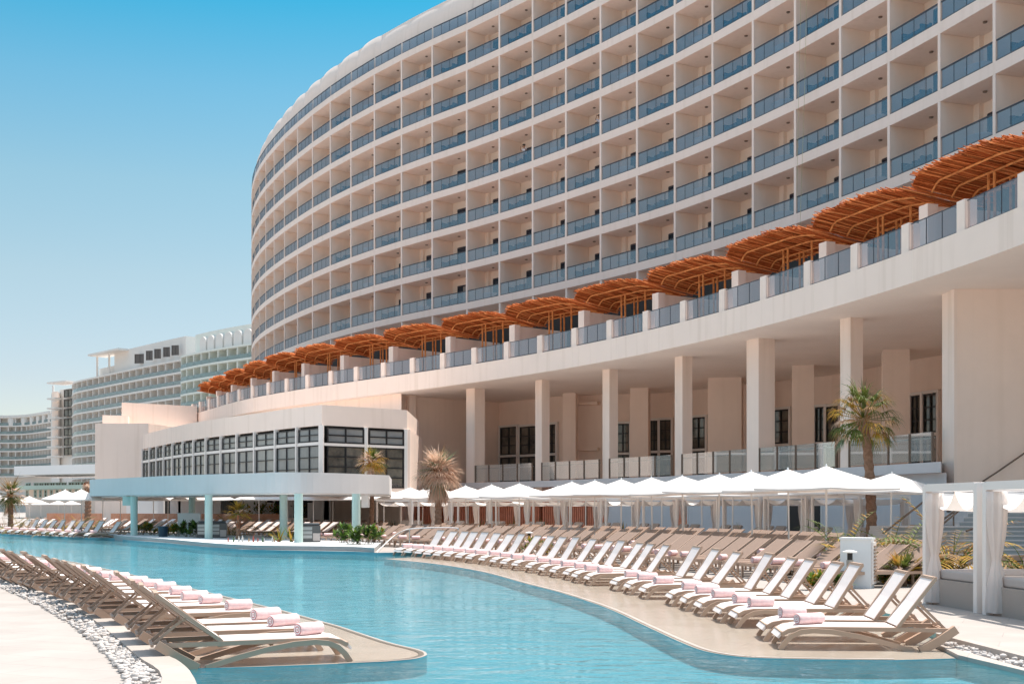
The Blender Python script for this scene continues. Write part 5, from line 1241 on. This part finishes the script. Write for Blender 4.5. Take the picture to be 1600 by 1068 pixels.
for q, x_ in enumerate((1259, 1250)):
    b = MB(); Y = 75.2 - q * .3; b.tube([at(x_ + 2, Y, zat(-30, Y)), at(x_ - 2, Y, zat(150, Y)), at(x_ - 9 + q * 4, Y, zat(352 - q * 40, Y))], .013, 5); ob = b.build('hanging_rope', 'rope'); tag(ob, ('longer' if not q else 'shorter') + ' thin yellowish rope hanging down the hotel front from the roof', 'rope')
for q in range(3):
    p = at((1385, 1372, 1398)[q], (44.5, 45.5, 43)[q]); b = MB(); r_ = thing('folded_lounger', ('dark folded lounger leaning near the palm trunk', 'second dark lounger back left of the palm trunk', 'brown lounger back among the rust coloured palms')[q], 'sun lounger', p, R(30)); b.box((.5, 0, .33), 1.3, .6, .04); b.build('seat', 'sling_brown', r_); b = MB(); b.ribbon([(1.1, 0, .35), (1.7, 0, 1.0)], .6, .04); b.build('backrest', 'sling_brown', r_); b = MB()
    for xx in (.0, 1.0):
        for yy in (-.25, .25): b.box((xx, yy, .16), .05, .05, .32)
    b.build('legs', 'taupe', r_)

# ------------------------------------------------------------------ sofas, bar equipment
sf = thing('orange_sofa', '-', 'sofa', group='low orange sofas behind the loungers'); b = MB(); b.box((0, 0, .22), 1.7, .8, .36); b.build('seat', 'orange_cloth', sf); b = MB(); b.box((0, -.42, .62), 2.1, .22, 1.2); b.build('backrest', 'orange_cloth', sf); b = MB()
for s_ in (-.95, .95): b.box((s_, 0, .32), .2, .8, .6)
b.build('armrests', 'orange_cloth', sf); b = MB()
for s_ in (-.7, .7):
    for y_ in (-.3, .3): b.box((s_, y_, .02), .06, .06, .06)
b.build('feet', 'taupe_dark', sf)
for i, x_ in enumerate((96, 115, 140, 196, 214, 236, 258, 281, 304, 326, 348, 371, 394, 420)):
    Y = lerp(98, 86, i / 13); lab = f'low orange sofa behind the pool bar loungers, {nth(i + 1)} from the left'; p = at(x_, Y)
    if i == 0: sf.location = p; sf.rotation_euler = (0, 0, R(14)); sf['label'] = lab
    else: dup(sf, p, R(14), lab)
def Yi(y_): return F * (E - .15) / (y_ - YH)
ck = thing('bar_cooker', 'stainless bar cabinet between the aqua columns of the pool bar', 'bar cabinet', at(484, Yi(847), .17), R(10)); b = MB(); b.box((0, 0, .45), 1.15, .6, .9); b.build('body', 'dark_steel', ck); b = MB()
for q in range(3): b.box((-.2, -.31, .3 + q * .22), .65, .03, .17)
b.build('drawers', 'chrome_grey', ck); b = MB(); b.box((.36, -.32, .28), .38, .04, .42); b.build('panel', 'cushion', ck); b = MB(); b.tube([(-.5, 0, .95), (.5, 0, .95)], .09, 8); b.build('hood', 'dark_steel', ck)
ck.scale = (.8, .8, .8)
ck2 = dup(ck, at(323, Yi(840), .17), R(10), 'dark steel bar cabinet behind the second aqua column'); dup(ck, at(340, Yi(840), .17), R(10), 'steel bar cabinet just right of the second aqua column')
pt = thing('blue_planter', 'dark blue round pot on the pool bar edge', 'planter', at(255, Yi(838.5), .17)); b = MB(); b.lathe([(.22, 0), (.27, .5), (.29, .54)], (0, 0, 0), 16); b.build('pot', 'planter_blue', pt); b = MB(); b.lathe([(.26, .49), (.24, .53)], (0, 0, 0), 12); b.build('soil', 'soil', pt)
b = MB(); q = thing('white_cabinet', 'white box cabinet behind the shrubs of the pool bar', 'cabinet', at(296, Yi(836), .17), R(8)); b.box((0, 0, .6), 1.2, .5, 1.2); b.build('body', 'cap_white', q); b = MB(); b.box((.1, -.27, .4), .25, .04, .6); b.build('door', 'dark_frame', q)
mat('bottle_red', (.32, .07, .05), .3, .5); mat('bottle_green', (.06, .12, .05), .3, .5); mat('bottle_amber', (.35, .2, .07), .3, .5); mat('bottle_white', (.5, .48, .45), .3, .5)
for i in range(12):
    x_ = 358 + i * 7.2 + rnd.uniform(-3, 3); p = at(x_, Yi(847), .17); m_ = ('bottle_red', 'bottle_amber', 'bottle_white', 'bottle_green')[(i * 7 + i // 3) % 4]
    b = MB(); b.lathe([(.07, 0), (.07, .28), (.03, .38), (.03, .48)], (0, 0, 0), 10); ob = b.build('bottle', m_); ob.location = p; sc_ = rnd.uniform(.4, .62); ob.scale = (sc_, sc_, sc_); tag(ob, f'{m_[7:]} bottle on the pool bar counter, {nth(i + 1)} from the left', 'bottle', 'bottles on the pool bar counter')
for i, x_ in enumerate((362, 422, 436, 485)):
    Y = 88; z = zat(776, Y); r_ = thing('pendant_lamp', f'black pendant lamp hanging in the pavilion ground floor, {nth(i + 1)} from the left', 'lamp', at(x_, Y, z - .4), 0, 'black pendant lamps'); b = MB(); b.lathe([(.30, 0), (.10, .22), (.04, .28)], (0, 0, 0), 12); b.build('shade', 'black', r_); b = MB(); b.tube([(0, 0, .28), (0, 0, 2.55 - z + .4)], .012, 5); b.build('cord', 'black', r_)
for i, (x_, Y, m_) in enumerate(((1238, 46.8, 'frame_paint'), (1262, 45.6, 'frame_paint'), (598, 60, 'cap_white'))):
    r_ = thing('side_table', ('small white table inside the cabana left of the dark door', 'small white table inside the rightmost cabana', 'small white table before the red screen')[i], 'table', at(x_, Y)); b = MB(); b.lathe([(.2, .0), (.03, .03), (.03, .5), (.06, .52)], (0, 0, 0), 10); b.build('stem', m_, r_); b = MB(); b.lathe([(.22, .52), (.42, .74)], (0, 0, 0), 14); b.build('bowl', m_, r_)

# ------------------------------------------------------------------ balcony furniture and people
tub = None; chair = None
pb = []   # bays of the two people
def bay_at(x_, k):
    for j in range(NB):
        xa = px_of(Vector((*P[j + 1].xy, zb(k))))[0]; xb = px_of(Vector((*P[j].xy, zb(k))))[0]
        if xa <= x_ < xb: return j
vis2 = [q for q in vis if q[0] < 131]
for q, (yy, j, k) in enumerate(vis2):
    a, c, t_, n_ = bay_frame(j); z0 = zb(k - 1) + TH; row = nth(k + 4); bay = nth(NB - j)
    if j % 2 == 0:
        pos = lerp(a, c, .47) + n_ * .66; lab = f'white oval tub on hotel balcony, {row} row from bottom, {bay} bay from left'
        if tub is None:
            b = MB(); b.lathe([(.30, 0), (.42, .12), (.60, .46), (.66, .52), (.66, .55), (.58, .55), (.50, .40), (.05, .34)], (0, 0, 0), 16, sx=1.25, sy=.85); tub = b.build('balcony_tub', 'white_gloss', smooth=True); ob = tub
        else: ob = tub.copy(); col.objects.link(ob)
        tag(ob, lab, 'tub', 'white tubs on the hotel balconies')
    else:
        pos = lerp(a, c, .60) + n_ * .58; lab = f'dark blue armchair on balcony, {row} row from bottom, {bay} bay from hotel left end'
        if chair is None:
            b = MB(); b.box((0, 0, .34), 1.5, .75, .16); b.box((0, .36, .58), 1.5, .12, .45); b.box((-.76, 0, .45), .12, .75, .4); b.box((.76, 0, .45), .12, .75, .4)
            for s_ in (-.7, .7):
                for y_ in (-.3, .3): b.box((s_, y_, .13), .06, .06, .26)
            b.box((.1, .2, .55), .4, .12, .3, .2); chair = b.build('balcony_chair', 'navy'); ob = chair
        else: ob = chair.copy(); col.objects.link(ob)
        tag(ob, lab, 'armchair', 'dark armchairs on the hotel balconies')
    ob.location = (pos.x, pos.y, z0 + .001); ob.rotation_euler = (0, 0, math.atan2(t_.y, t_.x) + math.pi + rnd.uniform(-.06, .06))
def skin_mesh(name, verts, edges, radii, mat_, parent, sub=1):
    me = bpy.data.meshes.new(name); me.from_pydata(verts, edges, []); ob = bpy.data.objects.new(name + '_tmp', me); col.objects.link(ob)
    sk = ob.modifiers.new('skin', 'SKIN'); sk.use_smooth_shade = True; sb = ob.modifiers.new('sub', 'SUBSURF'); sb.levels = sub; sb.render_levels = sub
    for i, r_ in enumerate(radii):
        v = me.skin_vertices[0].data[i]; v.radius = (r_, r_) if not isinstance(r_, tuple) else r_; v.use_root = (i == 0)
    dg = bpy.context.evaluated_depsgraph_get(); dg.update(); m2 = bpy.data.meshes.new_from_object(ob.evaluated_get(dg)); bpy.data.objects.remove(ob); bpy.data.meshes.remove(me)
    m2.materials.clear(); m2.materials.append(M[mat_]); o2 = bpy.data.objects.new(name, m2); col.objects.link(o2); o2.parent = parent; return o2
def person(label, loc, rz, shirt, lean, armL, armR, hatm, bag=None):
    """standing figure facing local -y; arms given as elbow and wrist points"""
    r_ = thing('person', label, 'person', loc, rz); lx = lean
    V = []; E_ = []; Rr = []
    def add(p, rad, par=None):
        V.append(p); Rr.append(rad)
        if par is not None: E_.append((par, len(V) - 1))
        return len(V) - 1
    pel = add((0, 0, .93), .135); wst = add((0, -.02 * lx, 1.08), .12, pel); ch = add((0, -.08 * lx, 1.3), (.16, .12), wst); nk = add((0, -.12 * lx, 1.47), .055, ch); hd0 = add((0, -.15 * lx, 1.56), .075, nk); hd1 = add((0, -.15 * lx, 1.65), .088, hd0); add((0, -.14 * lx, 1.73), .07, hd1); add((0, -.245 - .0 * lx if lx < .1 else -.15 * lx - .10, 1.61), .02, hd0)
    for s_, (el, wr) in ((-1, armL), (1, armR)):
        sh = add((s_ * .19, -.09 * lx, 1.40), .062, ch); e_ = add(el, .045, sh); w_ = add(wr, .03, e_); d = (Vector(wr) - Vector(el)).normalized(); pm = add(tuple(Vector(wr) + d * .07), (.036, .018), w_)
        sd_ = d.cross(Vector((0, 1, 0))).normalized() if abs(d.y) < .9 else Vector((1, 0, 0))
        for f_, (o_, L_) in enumerate(((-.03, .07), (-.01, .085), (.01, .08), (.03, .06))):
            k1 = add(tuple(Vector(wr) + d * (.07 + L_ * .55) + sd_ * o_ + Vector((0, 0, -.006))), .009, pm); add(tuple(Vector(wr) + d * (.07 + L_) + sd_ * o_ + Vector((0, 0, -.025))), .008, k1)
        add(tuple(Vector(wr) + d * .07 + sd_ * .055), .009, w_)
    for s_ in (-1, 1):
        hp = add((s_ * .10, 0, .86), .10, pel); kn = add((s_ * .11, -.03, .48), .062, hp); an = add((s_ * .12, .02, .09), .04, kn); add((s_ * .13, -.13, .04), .036, an)
    skin_mesh('body', V, E_, Rr, 'skin', r_)
    tv = [(0, -.0, .92), (0, -.02 * lx, 1.08), (0, -.08 * lx, 1.3), (0, -.11 * lx, 1.43)]; te = [(0, 1), (1, 2), (2, 3)]; tr_ = [.152, .14, (.185, .14), .085]
    for s_, (el, wr) in ((-1, armL), (1, armR)):
        tv.append((s_ * .19, -.09 * lx, 1.40)); te.append((2, len(tv) - 1)); tr_.append(.078); m_ = lerp(Vector((s_ * .19, -.09 * lx, 1.40)), Vector(el), .75); tv.append(tuple(m_)); te.append((len(tv) - 2, len(tv) - 1)); tr_.append(.066)
    skin_mesh('shirt', tv, te, tr_, shirt, r_)
    tv = [(0, 0, .95)]; te = []; tr_ = [.148]
    for s_ in (-1, 1):
        tv += [(s_ * .10, 0, .84), (s_ * .11, -.03, .48), (s_ * .12, .02, .12)]; k = len(tv); te += [(0, k - 3), (k - 3, k - 2), (k - 2, k - 1)]; tr_ += [.115, .078, .06]
    skin_mesh('trousers', tv, te, tr_, 'jeans', r_)
    b = MB(); c = (0, -.15 * lx, 1.69); b.lathe([(.105, 0), (.11, .04), (.09, .10), (.02, .125)], c, 12, sy=1.1); b.box((0, c[1] - .14, 1.70), .16, .12, .02); b.build('cap', hatm, r_, smooth=False)
    b = MB()
    for s_ in (-1, 1): b.lathe([(.004, -.008), (.011, 0), (.004, .008)], (s_ * .035, -.15 * lx - .082, 1.64), 6)
    b.build('eyes', 'black', r_); b = MB()
    for s_ in (-1, 1): b.box((s_ * .13, -.13 + .03, .03), .09, .26, .07)
    b.build('shoes', 'black', r_)
    return r_
for px_, u_, sh_, lab, aL, aR, dz in ((815, .66, 'shirt_white', 'person in white top, cap and jeans leaning on the balcony rail, hands at the face', ((-.33, -.22, 1.28), (-.12, -.38, 1.52)), ((.36, -.16, 1.20), (.14, -.38, 1.50)), .55),
                                      (932, .87, 'shirt_grey', 'person in grey top and cap at a balcony corner, hands raised to the head', ((-.40, -.16, 1.48), (-.20, -.22, 1.72)), ((.40, -.14, 1.50), (.22, -.2, 1.72)), .2)):
    j = bay_at(px_, -1); a, c, t_, n_ = bay_frame(j); xa = px_of(Vector((*c.xy, zb(-1))))[0]; xb = px_of(Vector((*a.xy, zb(-1))))[0]; f_ = (px_ - xa) / (xb - xa)
    pos = lerp(c, a, f_) + n_ * .42; z0 = zb(-1) + TH
    person(lab, (pos.x, pos.y, z0), math.atan2(n_.y, n_.x) - math.pi / 2, sh_, .8, aL, aR, 'black')
